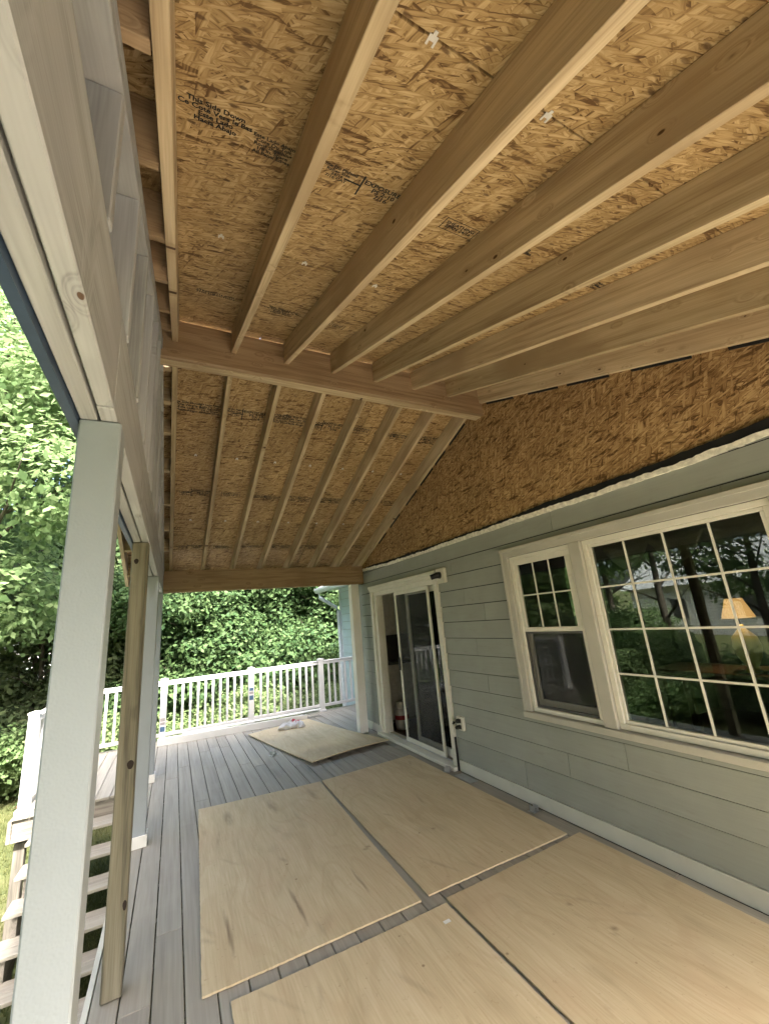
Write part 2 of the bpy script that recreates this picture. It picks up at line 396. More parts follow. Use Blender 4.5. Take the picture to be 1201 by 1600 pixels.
# ------------------------------------------------------------------ ground
GZ = -1.45
def ground_z(x, y):
    r = max(0.0, y - 12.0)
    return GZ + 0.030 * r + 0.05 * math.sin(x * 0.5) * math.cos(y * 0.4) * min(1, max(0, (-x - 3.0) / 3)) + 0.02 * max(0, -x - 12)
n = 61; V = []; F = []
for i in range(n):
    for j in range(n):
        x = math.copysign(abs((i / (n - 1)) * 2 - 1) ** 2.2, i - (n - 1) / 2) * 180; y = math.copysign(abs((j / (n - 1)) * 2 - 1) ** 2.2, j - (n - 1) / 2) * 180 + 5
        V.append((x, y, ground_z(x, y)))
for i in range(n - 1):
    for j in range(n - 1): F.append((i * n + j, (i + 1) * n + j, (i + 1) * n + j + 1, i * n + j + 1))
tag(mesh('lawn', V, F, 'lawn_ground', smooth=True), kind='structure')
def bed(name, pts, mat):
    c = Vector((sum(p[0] for p in pts) / len(pts), sum(p[1] for p in pts) / len(pts)))
    V, F = [], []; N = len(pts); RINGS = 5
    for r in range(RINGS):
        for p in pts:
            q = c + (Vector(p) - c) * (1 - r / RINGS); V.append((q.x, q.y, ground_z(q.x, q.y) + (-0.01 if r == 0 else 0.05 + 0.02 * math.sin(q.x * 5 + q.y * 3))))
    V.append((c.x, c.y, ground_z(c.x, c.y) + 0.07))
    for r in range(RINGS - 1):
        for i in range(N): F.append((r * N + i, r * N + (i + 1) % N, (r + 1) * N + (i + 1) % N, (r + 1) * N + i))
    for i in range(N): F.append(((RINGS - 1) * N + i, (RINGS - 1) * N + (i + 1) % N, RINGS * N))
    return tag(mesh(name, V, F, mat, smooth=True), kind='structure')
def blob_pts(cx, cy, rx, ry, k=22):
    return [(cx + rx * math.cos(a) * (1 + 0.10 * math.sin(3 * a + cx)), cy + ry * math.sin(a) * (1 + 0.12 * math.cos(2 * a + cy))) for a in [2 * math.pi * i / k for i in range(k)]]
bed('mulch_bed', blob_pts(1.5, 13.6, 8.2, 4.6), 'mulch')
bed('mulch_bed', blob_pts(-9.5, 23.0, 5.5, 3.0), 'mulch')

# ------------------------------------------------------------------ porch roof
m = 0.37; nn = math.sqrt(1 + m * m); ZB = 3.7249; YN, YF = 2.886, 3.016; RD = 0.184; OFF = RD * nn
XR = [-2.8474 + 0.4064 * i for i in range(8)]
sN = Vector((0, 1, m)) / nn; uN = Vector((0, -m, 1)) / nn; sF = Vector((0, 1, -m)) / nn; uF = Vector((0, m, 1)) / nn
def zN(y): return ZB - m * (YN - y)
def zF(y): return ZB - m * (y - YF)
roof = thing('porch_roof', (-1.5, 2.95, 2.5), 'open gable porch roof of bare rafters and stamped strand board panels overhead', 'porch roof')
EX = Vector((1, 0, 0))
LN = (YN + 0.75) * nn
for i, x in enumerate(XR):
    # near slope: local X up the slope
    o = Vector((x, (YN - 0.75) / 2, zN((YN - 0.75) / 2)))
    jit = random.uniform(-0.002, 0.003)
    prism('rafter', [(-LN / 2, 0), (LN / 2, 0), (LN / 2 + RD * m, RD), (-LN / 2 + RD * m, RD)], 0.038, 'rafter_wood', frame(o + Vector((jit, 0, 0)), sN, -EX, uN), roof, 0.002)
LF = (6.70 - YF) * nn
for i, x in enumerate(XR):
    o = Vector((x, (6.70 + YF) / 2, zF((6.70 + YF) / 2)))
    prism('rafter', [(-LF / 2, 0), (LF / 2, 0), (LF / 2 - RD * m, RD), (-LF / 2 - RD * m, RD)], 0.038, 'rafter_wood', frame(o, sF, -EX, uF), roof, 0.002)
rb = box('ridge_beam', -3.012, 0.02, YN, YN + 0.0425, 3.593, 3.908, 'beam_wood', roof)
box('beam_ply', -3.012, 0.02, YN + 0.0445, YN + 0.0865, 3.590, 3.877, 'rafter_wood', rb)
box('beam_ply', -3.012, 0.02, YN + 0.0885, YN + 0.130, 3.594, 3.879, 'rafter_wood', rb)
hb = box('header_beam', -2.926, -0.004, 6.205, 6.243, 2.215, 2.508, 'beam_wood', roof)
box('beam_ply', -2.926, -0.004, 6.246, 6.288, 2.213, 2.508, 'rafter_wood', hb)
hn = box('header_beam', -2.926, -0.004, -0.30, -0.262, 2.215, 2.508, 'beam_wood', roof)
box('beam_ply', -2.926, -0.004, -0.342, -0.303, 2.213, 2.508, 'rafter_wood', hn)
box('fascia_board', -3.36, 0.2, 6.715, 6.753, 2.33, 2.56, 'beam_wood', roof)
box('fascia_board', -3.36, 0.2, -0.80, -0.762, 2.33, 2.56, 'rafter_wood', roof)
# outer side beam of two treated plies
sb = box('side_beam', -2.968, -2.930, 1.125, 6.288, 2.215, 2.501, 'treated_wood', roof, 0.003)
box('beam_ply', -2.968, -2.930, -0.9, 1.121, 2.218, 2.503, 'treated_wood', sb, 0.003)
box('beam_ply', -3.013, -2.975, -0.9, 3.40, 2.214, 2.499, 'treated_wood', sb, 0.003)
box('beam_ply', -3.013, -2.975, 3.404, 6.288, 2.215, 2.500, 'treated_wood', sb, 0.003)
# rake plates over the gable studs
for (s_, u_, ya, yb, zf) in ((sN, uN, -0.30, YN, zN), (sF, uF, YF, 6.25, zF)):
    ln = (yb - ya) * nn; mid = (ya + yb) / 2
    for q in range(2):
        o = Vector((-2.9685, mid, zf(mid))) - u_ * (0.0195 + 0.0385 * q)
        meshobj('rake_plate', boxmesh('rake_plate', ln - 0.01 * q, 0.087, 0.0375, 'treated_wood', 0.0025), frame(o, s_, -EX, u_), roof)
ys = [0.44 - 0.4, 0.44, 0.845, 1.235, 1.60, 1.99, 2.365, 2.72, 3.12, 3.50, 3.90, 4.30, 4.71, 5.11, 5.52]
for y in ys:
    zt = (zN(y - 0.019) if y < YN else zF(y + 0.019)) - 0.0775 * nn
    if zt > 2.56: box('gable_stud', -3.012, -2.9255, y - 0.019, y + 0.019, 2.504, zt, 'treated_wood', roof, 0.003)
for y in (0.34, 0.75, 1.13, 1.56, 1.95, 2.36, 2.70):
    o = Vector((-3.115, y, zN(y))) + uN * (RD / 2 + 0.0015)
    meshobj('lookout', boxmesh('lookout', 0.49, 0.038, 0.178, 'beam_wood'), frame(o, EX, sN, uN), roof)
for y in (3.18, 3.50, 3.84, 4.34, 4.866, 5.348, 5.795, 6.40):
    o = Vector((-3.115, y, zF(y))) + uF * (RD / 2 + 0.0015)
    meshobj('lookout', boxmesh('lookout', 0.49, 0.038, 0.178, 'rafter_wood'), frame(o, EX, sF, uF), roof)
for s_, u_, ya, yb, zf, sg in ((sN, uN, -0.75, YN + 0.06, zN, 1), (sF, uF, YF - 0.06, 6.70, zF, -1)):
    ln = (yb - ya) * nn; mid = (ya + yb) / 2
    meshobj('fly_rafter', boxmesh('fly_rafter', ln - 0.02, 0.038, RD, 'rafter_wood'), frame(Vector((-3.38, mid, zf(mid))) + u_ * (RD / 2), s_, -EX, u_), roof)
# gable sheathing outside the studs, wrapped in dark blue
V = [(-3.036, -0.9, 2.198), (-3.036, 6.30, 2.198), (-3.036, 6.30, zF(6.30) + OFF - 0.004), (-3.036, 2.951, zN(2.951) + OFF - 0.03), (-3.036, -0.9, zN(-0.9) + OFF - 0.004)]
V2 = [(-3.0155, v[1], v[2]) for v in V]
mesh('gable_sheathing', V + V2, [(0, 1, 2, 3, 4), (9, 8, 7, 6, 5), (0, 5, 6, 1), (1, 6, 7, 2), (2, 7, 8, 3), (3, 8, 9, 4), (4, 9, 5, 0)], 'house_wrap', None, roof)
# roof panels (strand board), 4 ft rows with staggered joints
panels = []
TP = 0.0115
def panel(xa, xb, ya, yb, near):
    s_, u_, zf = (sN, uN, zN) if near else (sF, uF, zF)
    g = 0.006
    mid = Vector(((xa + xb) / 2, (ya + yb) / 2, zf((ya + yb) / 2) + OFF)) + u_ * (TP / 2 + 0.001)
    me = boxmesh('roof_panel', xb - xa - g, (yb - ya) * nn - g, TP, 'roof_osb', 0.001)
    o = meshobj('roof_panel', me, frame(mid, EX, s_, u_), roof); panels.append((xa, xb, ya, yb, near, o)); return o
rowsN = [(-0.85, -0.65), (-0.65, 0.502), (0.502, 1.648), (1.648, 2.795), (2.795, 2.932)]
for r, (a, b) in enumerate(rowsN):
    xs = [-3.42, -1.02, 0.3] if r % 2 else [-3.42, -2.237, 0.3]
    if r in (1, 2): xs = [-3.42, XR[7 - 2 * (r % 2)] - 0.6, 0.3]
    for p, q in zip(xs, xs[1:]): panel(p, q, a, b, True)
rowsF = [(2.972, 3.17), (3.17, 4.312), (4.312, 5.425), (5.425, 6.535), (6.535, 6.76)]
for r, (a, b) in enumerate(rowsF):
    xs = [-3.42, -1.02, 0.3] if r % 2 else [-3.42, -0.62, 0.3]
    for p, q in zip(xs, xs[1:]): panel(p, q, a, b, False)
for s_, u_, ya, yb, zf in ((sN, uN, -0.86, 2.925, zN), (sF, uF, 2.98, 6.77, zF)):
    mid = (ya + yb) / 2
    meshobj('roof_underlayment', boxmesh('roof_underlayment', 3.74, (yb - ya) * nn, 0.003, 'black_membrane', 0), frame(Vector((-1.56, mid, zf(mid) + OFF)) + u_ * (TP + 0.006), EX, s_, u_), roof)
# printed stamps on the panels
def textmesh(lines, size, boxed=False, shear=0.0):
    cu = bpy.data.curves.new('stamp', 'FONT'); cu.body = '\n'.join(lines); cu.size = size; cu.space_line = 0.85; cu.align_x = 'CENTER'; cu.align_y = 'CENTER'; cu.offset = size * 0.03; cu.resolution_u = 2
    ob = bpy.data.objects.new('stamp', cu); COL.objects.link(ob)
    dg = bpy.context.evaluated_depsgraph_get()
    me = bpy.data.meshes.new_from_object(ob.evaluated_get(dg)); bpy.data.objects.remove(ob); bpy.data.curves.remove(cu)
    me.materials.clear(); me.materials.append(MATS['ink'])
    if boxed:
        bm = bmesh.new(); bm.from_mesh(me)
        w = max(v.co.x for v in bm.verts) + size * 0.5; h = max(v.co.y for v in bm.verts) + size * 0.45; t = size * 0.13
        def q(x0, x1, y0, y1): bm.faces.new([bm.verts.new(p) for p in ((x0, y0, 0), (x1, y0, 0), (x1, y1, 0), (x0, y1, 0))])
        if boxed == 'frame': q(-w, w, h, h + t); q(-w, w, -h - t, -h); q(-w, -w + t, -h, h); q(w - t, w, -h, h)
        else: q(-w - 2 * size, -w + t, -t, t); q(-w, -w + 1.6 * t, -h, h)
        bm.to_mesh(me); bm.free()
    return me
ST = {
 'a': textmesh(['This Side Down', 'Ce Cote Vers le Bas', 'Este Lado', 'Hacia Abajo'], 0.030),
 'b': textmesh(['Este Lado Abajo', 'Cote Du Toit', 'Roof Sheathing', '1/8 in. Space', 'All Panel Edges'], 0.024),
 'c': textmesh(['Cote Du Plafond', 'Rafter Side', '24/16', '7/16 CAT'], 0.023),
 'd': textmesh(['EXPOSURE 1', 'PS 2-10', '7/16'], 0.036, 'bracket'),
 'e': textmesh(['SHEATHING', 'SPAN 24/16'], 0.030, 'frame'),
 'f': textmesh(['STRENGTH AXIS', 'THIS DIRECTION'], 0.030),
}
def stamp(key, x, y, near, rot=0.0, sc=1.0):
    s_, u_, zf = (sN, uN, zN) if near else (sF, uF, zF)
    host = None
    for xa, xb, ya, yb, nr, o in panels:
        if nr == near and xa <= x < xb and ya <= y < yb: host = o
    if host is None: return
    p = Vector((x, y, zf(y) + OFF)) - u_ * 0.0006
    Mw = frame(p, EX, -s_, -u_) @ Matrix.Rotation(rot, 4, 'Z') @ Matrix.Scale(sc, 4)
    meshobj('stamp', ST[key], Mw, host)
for key, x, dy in (('a', -2.715, 0.0), ('b', -2.53, 0.03), ('c', -2.30, 0.01), ('d', -2.11, 0.02), ('e', -1.74, 0.02), ('a', -1.46, 0), ('b', -1.13, 0.01), ('c', -0.9, 0), ('d', -0.72, 0), ('e', -0.3, 0)):
    stamp(key, x, 1.01 + dy, True, 0.0, 0.88)
for x, key in ((-2.62, 'f'), (-2.2, 'a'), (-1.85, 'e'), (-1.42, 'b'), (-1.0, 'c'), (-0.6, 'f'), (-0.2, 'a')):
    stamp(key, x, 2.30, True)
seqs = ('ab', 'cd', 'ba', 'cd', 'e', 'fe', 'ab')
for yy, sc_ in ((3.715, 1.2), (4.915, 1.1), (6.03, 1.0)):
    for b in range(7):
        seq = seqs[(b + (0 if yy < 4 else 3)) % 7]
        for q, key in enumerate(seq):
            x = XR[b] + 0.2032 + (0.0 if len(seq) == 1 else (-0.095 + 0.19 * q)) + random.uniform(-0.01, 0.01)
            stamp(key, x, yy + random.uniform(-0.012, 0.012), False, random.uniform(-0.02, 0.02), sc_)
# H-clips on the panel seams
cv, cf = [], []
for (x0, x1, y0, y1) in ((-0.02, 0.02, -0.012, 0.012), (-0.02, -0.010, 0.012, 0.032), (0.010, 0.02, 0.012, 0.032), (-0.008, 0.008, -0.03, -0.012)):
    b0 = len(cv); cv += [(x0, y0, -0.003), (x1, y0, -0.003), (x1, y1, -0.003), (x0, y1, -0.003), (x0, y0, 0), (x1, y0, 0), (x1, y1, 0), (x0, y1, 0)]
    cf += [tuple(b0 + i for i in q) for q in ((3, 2, 1, 0), (4, 5, 6, 7), (0, 1, 5, 4), (1, 2, 6, 5), (2, 3, 7, 6), (3, 0, 4, 7))]
clip_me = bpy.data.meshes.new('panel_clip'); clip_me.from_pydata(cv, [], cf); clip_me.materials.append(MATS['steel_white'])
for y, near in ((0.502, True), (1.648, True), (4.312, False), (5.425, False)):
    s_, u_, zf = (sN, uN, zN) if near else (sF, uF, zF)
    for b in range(7):
        x = XR[b] + 0.2032 + (0.0 if (y > 0.6) else -0.01)
        host = [o for xa, xb, ya, yb, nr, o in panels if nr == near and xa <= x < xb and abs(ya - y) < 0.01][0]
        meshobj('panel_clip', clip_me, frame(Vector((x, y, zf(y) + OFF)) - u_ * 0.0005, EX, s_, u_) @ Matrix.Scale(0.62, 4), host)

# ------------------------------------------------------------------ posts
def wrapped_post(loc, w, d, h, label, base=True, cap=False):
    t = thing('porch_post', loc, label, 'post', 'white wrapped porch posts')
    x, y, z = loc
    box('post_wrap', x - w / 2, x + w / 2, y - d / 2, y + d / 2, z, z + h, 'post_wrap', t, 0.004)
    if base:
        e = 0.014
        box('base_trim', x - w / 2 - e, x + w / 2 + e, y - d / 2 - e, y - d / 2 - 0.0005, z, z + 0.085, 'white_trim', t)
        box('base_trim', x - w / 2 - e, x + w / 2 + e, y + d / 2 + 0.0005, y + d / 2 + e, z, z + 0.085, 'white_trim', t)
        box('base_trim', x + w / 2 + 0.0005, x + w / 2 + e, y - d / 2, y + d / 2, z, z + 0.085, 'white_trim', t)
        box('base_trim', x - w / 2 - e, x - w / 2 - 0.0005, y - d / 2, y + d / 2, z, z + 0.085, 'white_trim', t)
    return t
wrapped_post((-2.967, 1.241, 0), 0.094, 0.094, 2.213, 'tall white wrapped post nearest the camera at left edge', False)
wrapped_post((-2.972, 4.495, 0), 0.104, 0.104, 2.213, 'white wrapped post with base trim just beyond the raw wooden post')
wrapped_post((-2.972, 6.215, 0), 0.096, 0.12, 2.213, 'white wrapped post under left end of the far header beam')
t = thing('porch_post', (-0.175, 6.245, 0), 'white square post beside the sliding door at far house corner', 'post', 'white wrapped porch posts')
box('post_wrap', -0.245, -0.115, 6.175, 6.305, 0, 2.211, 'white_trim', t, 0.004)
t = thing('raw_post', (-2.973, 2.86, 0), 'unpainted greenish treated wood post between the two white posts', 'post')
po = box('post_timber', -3.017, -2.929, 2.816, 2.904, 0.004, 2.213, 'green_post_wood', t, 0.006)
def knot(px, pz, rx, rz, side=0):
    V, F = [], []; N = 14
    for r, dd in ((1.0, 0.0006), (0.55, 0.0012), (0.0, 0.0008)):
        for j in range(N):
            a = 2 * math.pi * j / N; V.append((px + rx * r * math.cos(a) * (1 + 0.1 * math.sin(3 * a)), 2.816 - dd, pz + rz * r * math.sin(a)))
    for r in range(2):
        for j in range(N): F.append((r * N + j, r * N + (j + 1) % N, (r + 1) * N + (j + 1) % N, (r + 1) * N + j))
    mesh('knot', V, F, 'knot_wood', None, t)
knot(-2.990, 2.096, 0.012, 0.016); knot(-2.953, 1.0, 0.016, 0.022); knot(-2.9385, 0.372, 0.009, 0.022)

# ------------------------------------------------------------------ deck
deck = thing('deck', (-1.5, 3.5, 0), 'grey composite plank deck running along the house under the porch roof', 'deck')
def dboard(xa, xb, ya, yb, g=0.003):
    box('deck_board', xa + g, xb - g, ya + g * 0.6, yb - g * 0.6, -0.025, random.uniform(-0.0012, 0.0006), 'composite_deck', deck, 0.003, long=1)
seams = [-2.522 + 0.139 * k for k in range(-2, 26)]
xs = [-3.055, -2.935] + [s for s in seams if s > -2.85 and s < -0.06] + [0.0]
random.seed(3)
for a, b in zip(xs, xs[1:]):
    cuts = [-3.6] + sorted([random.uniform(0.5, 3.2), random.uniform(5.0, 7.4)]) + [8.36]
    if abs(a + 2.935) < 0.01: cuts = [-3.6, 2.698, 6.4, 8.36]
    if abs(a + 3.055) < 0.01: cuts = [-3.6, 2.2, 5.98, 8.36]
    for c, d in zip(cuts, cuts[1:]): dboard(a, b, c, d)
xr_ = [0.0] + [0.139 * k for k in range(1, 7)]
for a, b in zip(xr_, xr_[1:]): dboard(a, b, 6.53, 8.36)
xl_ = [-3.055 - 0.139 * k for k in range(9)]
for a, b in zip(xl_, xl_[1:]): dboard(b, a, 6.0, 8.36)
box('fascia', -3.085, -3.059, -3.6, 5.96, -0.24, -0.006, 'pale_skirt', deck)
box('rim_joist', -4.16, -3.06, 6.03, 6.07, -0.23, -0.03, 'weathered_wood', deck)
box('rim_joist', -4.20, -4.165, 6.03, 8.36, -0.23, -0.03, 'weathered_wood', deck)
box('rim_joist', -4.16, 0.84, 8.30, 8.34, -0.26, -0.03, 'weathered_wood', deck)
for y in [-3.5 + 0.4064 * i for i in range(30)]:
    box('joist', -3.05, -0.02, y - 0.019, y + 0.019, -0.26, -0.029, 'weathered_wood', deck, 0)
for y in (6.3, 6.75, 7.2, 7.65, 8.1):
    box('joist', -4.16, -3.06, y - 0.019, y + 0.019, -0.22, -0.029, 'weathered_wood', deck, 0)
for (x, y) in ((-3.0, 0.5), (-3.0, 3.2), (-3.0, 5.9), (-4.1, 6.15), (-4.1, 8.2), (-1.5, 8.2), (0.5, 8.2)):
    box('deck_pier', x - 0.045, x + 0.045, y - 0.045, y + 0.045, GZ - 0.2, -0.265, 'weathered_wood', deck)

# stairs
st = thing('stairs', (-3.55, 5.2, GZ), 'open riser grey deck stairs descending beyond the left posts', 'stairs')
RISE, RUN = 0.18, 0.232
for k_ in range(1, 8):
    z = -RISE * k_; yn = 5.985 - RUN * k_
    for q in range(2): box('tread', -3.985, -3.10, yn + 0.002 + 0.139 * q, yn + 0.137 + 0.139 * q, z - 0.026, z, 'composite_deck', st, 0.003, long=0)
for x in (-3.90, -3.54, -3.18):
    pts = []
    for k_ in range(1, 8):
        z = -RISE * k_ - 0.027; yn = 5.985 - RUN * k_ + 0.03
        pts += [(yn + RUN, z), (yn, z)]
    zl = -RISE * 8 + 0.02
    pts += [(pts[-1][0], zl), (pts[-1][0] + 0.25, zl)]
    pts += [(6.02, -0.55)]
    prism('stringer', pts, 0.038, 'weathered_wood', frame(Vector((x, 0, 0)), Vector((0, 1, 0)), Vector((-1, 0, 0)), Vector((0, 0, 1))), st, 0)

# railings
def rail_run(t, p0, p1, posts):
    p0, p1 = Vector(p0), Vector(p1); d = (p1 - p0); L = d.length; d /= L
    side = Vector((-d.y, d.x, 0)); Z = Vector((0, 0, 1))
    ps = sorted(posts)
    for s in ps:
        c = p0 + d * s
        p = meshobj('rail_post', boxmesh('rail_post', 0.095, 0.095, 0.945, 'rail_vinyl', 0.004), frame(c + Z * 0.4735, d, side, Z), t)
        V = [(-.056, -.056, 0), (.056, -.056, 0), (.056, .056, 0), (-.056, .056, 0), (-.056, -.056, .016), (.056, -.056, .016), (.056, .056, .016), (-.056, .056, .016), (0, 0, .032)]
        mesh('post_cap', V, [(3, 2, 1, 0), (0, 1, 5, 4), (1, 2, 6, 5), (2, 3, 7, 6), (3, 0, 4, 7), (4, 5, 8), (5, 6, 8), (6, 7, 8), (7, 4, 8)], 'rail_vinyl', frame(c + Z * 0.947, d, side, Z), p)
        mesh('post_skirt', [(x * q, y * q, z) for z, q in ((0.001, 1.0), (0.03, 1.0), (0.045, 0.86)) for x, y in ((-.066, -.066), (.066, -.066), (.066, .066), (-.066, .066))],
             [(3, 2, 1, 0), (0, 1, 5, 4), (1, 2, 6, 5), (2, 3, 7, 6), (3, 0, 4, 7), (4, 5, 9, 8), (5, 6, 10, 9), (6, 7, 11, 10), (7, 4, 8, 11)], 'rail_vinyl', frame(c, d, side, Z), p)
    for a, b in zip(ps, ps[1:]):
        ln = b - a - 0.097; mid = p0 + d * (a + b) / 2
        for nm, z, hh, ww in (('top_rail', 0.885, 0.05, 0.06), ('top_rail_cap', 0.9205, 0.018, 0.085), ('bottom_rail', 0.105, 0.05, 0.05)):
            meshobj(nm, boxmesh(nm, ln, ww, hh, 'rail_vinyl', 0.004), frame(mid + Z * z, d, side, Z), t)
        nb = max(1, round(ln / 0.122) - 1)
        for i in range(nb):
            c = p0 + d * (a + 0.0485 + ln * (i + 1) / (nb + 1))
            meshobj('baluster', boxmesh('baluster', 0.036, 0.036, 0.729, 'rail_vinyl', 0.003), frame(c + Z * 0.495, d, side, Z), t)
XL = -4.11
fr = thing('deck_railing', (-1.6, 8.25, 0), 'white vinyl railing with balusters across the far end of the deck', 'railing')
rail_run(fr, (XL, 8.25, 0), (0.80, 8.25, 0), [0.0, XL * -1 - 2.885, XL * -1 - 1.485, XL * -1 - 0.16, 4.86])
lr = thing('deck_railing', (XL, 7.2, 0), 'white railing seen end on beside the top of the stairs', 'railing')
rail_run(lr, (XL, 6.16, 0), (XL, 8.14, 0), [0.0, 1.0])
p0, p1 = Vector((XL, 7.16, 0)), Vector((XL, 8.2, 0))
for nm, z, hh, ww in (('top_rail', 0.885, 0.05, 0.06), ('top_rail_cap', 0.9205, 0.018, 0.085), ('bottom_rail', 0.105, 0.05, 0.05)):
    box(nm, XL - ww / 2, XL + ww / 2, 7.21, 8.20, z - hh / 2, z + hh / 2, 'rail_vinyl', lr, 0.004)
for i in range(7): box('baluster', XL - 0.018, XL + 0.018, 7.31 + 0.122 * i, 7.346 + 0.122 * i, 0.131, 0.859, 'rail_vinyl', lr, 0.003)
# paper stickers left on two rail posts
for px_, zz in ((-2.885, 0.16), (-1.485, 0.42)):
    for q, (dz, h_, mt) in enumerate(((0.0, 0.075, 'sticker_blue'), (0.10, 0.04, 'sticker_grey'), (0.155, 0.05, 'sticker_blue' if zz > 0.3 else 'sticker_grey'))):
        V = [(px_ - 0.034, 8.2012, zz + dz), (px_ + 0.034, 8.2012, zz + dz), (px_ + 0.034, 8.2012, zz + dz + h_), (px_ - 0.034, 8.2012, zz + dz + h_)]
        mesh('sticker', V + [(a, b - 0.0006, c) for a, b, c in V], [(0, 1, 2, 3), (7, 6, 5, 4), (0, 4, 5, 1), (1, 5, 6, 2), (2, 6, 7, 3), (3, 7, 4, 0)], mt, None, fr)

# ------------------------------------------------------------------ house
house = thing('house', (2.0, 2.0, 0), 'sage green lap sided house wall with sliding door and grid windows', 'house')
YC = 6.50                                     # far house corner
openings = [(4.10, 5.90, -0.02, 2.07), (-0.02, 2.90, 0.76, 2.10)]
def cut(y0, y1, z0, z1):
    """pieces of the rectangle left over outside the openings"""
    rects = [(y0, y1, z0, z1)]
    for (a, b, c, d) in openings:
        out = []
        for (p, q, r, s) in rects:
            if q <= a or p >= b or s <= c or r >= d: out.append((p, q, r, s)); continue
            if p < a: out.append((p, a, r, s))
            if q > b: out.append((b, q, r, s))
            pa, qb = max(p, a), min(q, b)
            if r < c: out.append((pa, qb, r, c))
            if s > d: out.append((pa, qb, d, s))
        rects = out
    return rects
def sboard(y0, y1, z0, z1, x_off=0.0, mat='sage_siding', parent=None, tilt=True):
    # lap board: thick lower edge proud, thin upper edge tucked back
    xb, xt = x_off - 0.0, x_off + (0.011 if tilt else 0.0)
    V = [(xb, y0, z0), (xb, y1, z0), (xt, y1, z1), (xt, y0, z1), (x_off + 0.019, y0, z0), (x_off + 0.019, y1, z0), (x_off + 0.019, y1, z1), (x_off + 0.019, y0, z1)]
    c = Vector((0, (y0 + y1) / 2, (z0 + z1) / 2)); V = [tuple(Vector(v) - c) for v in V]
    mesh('siding_board', V, [(0, 3, 2, 1), (4, 5, 6, 7), (0, 1, 5, 4), (2, 3, 7, 6), (0, 4, 7, 3), (1, 2, 6, 5)], mat, Matrix.Translation(c), parent or house)
EXP = 0.172
breaks = {0: [3.064, -0.6], 1: [2.575, -1.2], 2: [2.065, 5.2], 3: [1.58, -2.0], 4: [3.4], 5: [], 6: [3.5], 7: [], 8: [3.3], 9: [3.6], 10: [], 11: [3.767, 1.1], 12: [2.3], 13: [3.60, 0.4]}
for k_ in range(14):
    z0 = 0.15 + EXP * k_ + 0.0065 if k_ else 0.118
    z1 = 0.15 + EXP * (k_ + 1) - 0.0015
    if k_ == 13: z1 = 2.405
    bl = sorted([-3.0, YC] + breaks.get(k_, []))
    for a, b in zip(bl, bl[1:]):
        for (p, q, r, s) in cut(a + 0.0015, b - 0.0015, z0, z1):
            if q - p > 0.01 and s - r > 0.004: sboard(p, q, r, s)
# top course strip up to the cut, torn edge and black membrane
def wavy(name, ya, yb, zlo, zhi, x0, x1, mat, amp, seed, N=120, rough_lo=0.2):
    r = random.Random(seed); V, F = [], []
    ph = [r.uniform(0, 6.28) for _ in range(6)]
    for i in range(N + 1):
        y = ya + (yb - ya) * i / N
        w = sum(math.sin(y * f + p) / (1 + j * 0.7) for j, (f, p) in enumerate(zip((2.1, 5.3, 11.0, 23.0, 47.0, 80.0), ph)))
        hi = zhi(y) + amp * w * 0.5 + r.uniform(-amp, amp) * 0.35; lo = zlo(y) + amp * rough_lo * (w * 0.5 + r.uniform(-1, 1))
        xo = x0 + amp * 0.25 * math.sin(y * 31 + ph[0])
        V += [(xo, y, lo), (xo - 0.002, y, hi), (x1, y, hi), (x1, y, lo)]
    for i in range(N):
        b = i * 4
        for q in range(4): F.append((b + q, b + (q + 1) % 4, b + 4 + (q + 1) % 4, b + 4 + q))
    F += [(3, 2, 1, 0), (N * 4, N * 4 + 1, N * 4 + 2, N * 4 + 3)]
    return mesh(name, V, F, mat, None, house)
zt = lambda y: 2.404 + (0.05 * max(0.0, (1.2 - y) / 1.2) if y < 1.2 else 0.0) + 0.03 * max(0.0, (y - 5.2))
wavy('torn_siding_edge', -3.0, YC, lambda y: zt(y) - 0.020, lambda y: zt(y) + 0.018, -0.009, 0.019, 'torn_edge', 0.011, 4, 420)
wavy('black_membrane', -3.0, 6.15, lambda y: zt(y) + 0.005, lambda y: zt(y) + 0.046 + 0.014 * max(0, 3 - y), 0.006, 0.021, 'black_membrane', 0.010, 9, 300)
# base sheathing behind the siding, openings cut out; black paints the lap shadow lines
for (p, q, r, s) in cut(-3.0, YC - 0.02, -0.3, 2.45):
    box('wall_sheathing', 0.0205, 0.14, p, q, r, s, 'black_membrane', house, 0)
# strand board gable infill, two boards with a seam
def infill(ya, yb):
    N = 24; V = []; F = []
    for i in range(N + 1):
        y = ya + (yb - ya) * i / N
        top = (zN(y) if y < 2.951 else zF(y)) + OFF - 0.002
        V += [(0.022, y, 2.42), (0.022, y, top), (0.034, y, top), (0.034, y, 2.42)]
    for i in range(N):
        b = i * 4
        for q in range(4): F.append((b + q, b + 4 + q, b + 4 + (q + 1) % 4, b + (q + 1) % 4))
    F += [(0, 1, 2, 3), (N * 4 + 3, N * 4 + 2, N * 4 + 1, N * 4)]
    c = Vector((0.028, (ya + yb) / 2, 3.0))
    # local X along Y, local Y up, so that the flakes lie in the panel's own plane
    R = frame(c, Vector((0, 1, 0)), Vector((0, 0, 1)), Vector((1, 0, 0)))
    Ri = R.inverted()
    mesh('wall_panel', [tuple(Ri @ Vector(v)) for v in V], F, 'wall_osb', R, house)
infill(-3.0, 0.605); infill(0.609, 3.03); infill(3.034, 5.47); infill(5.474, 6.5)
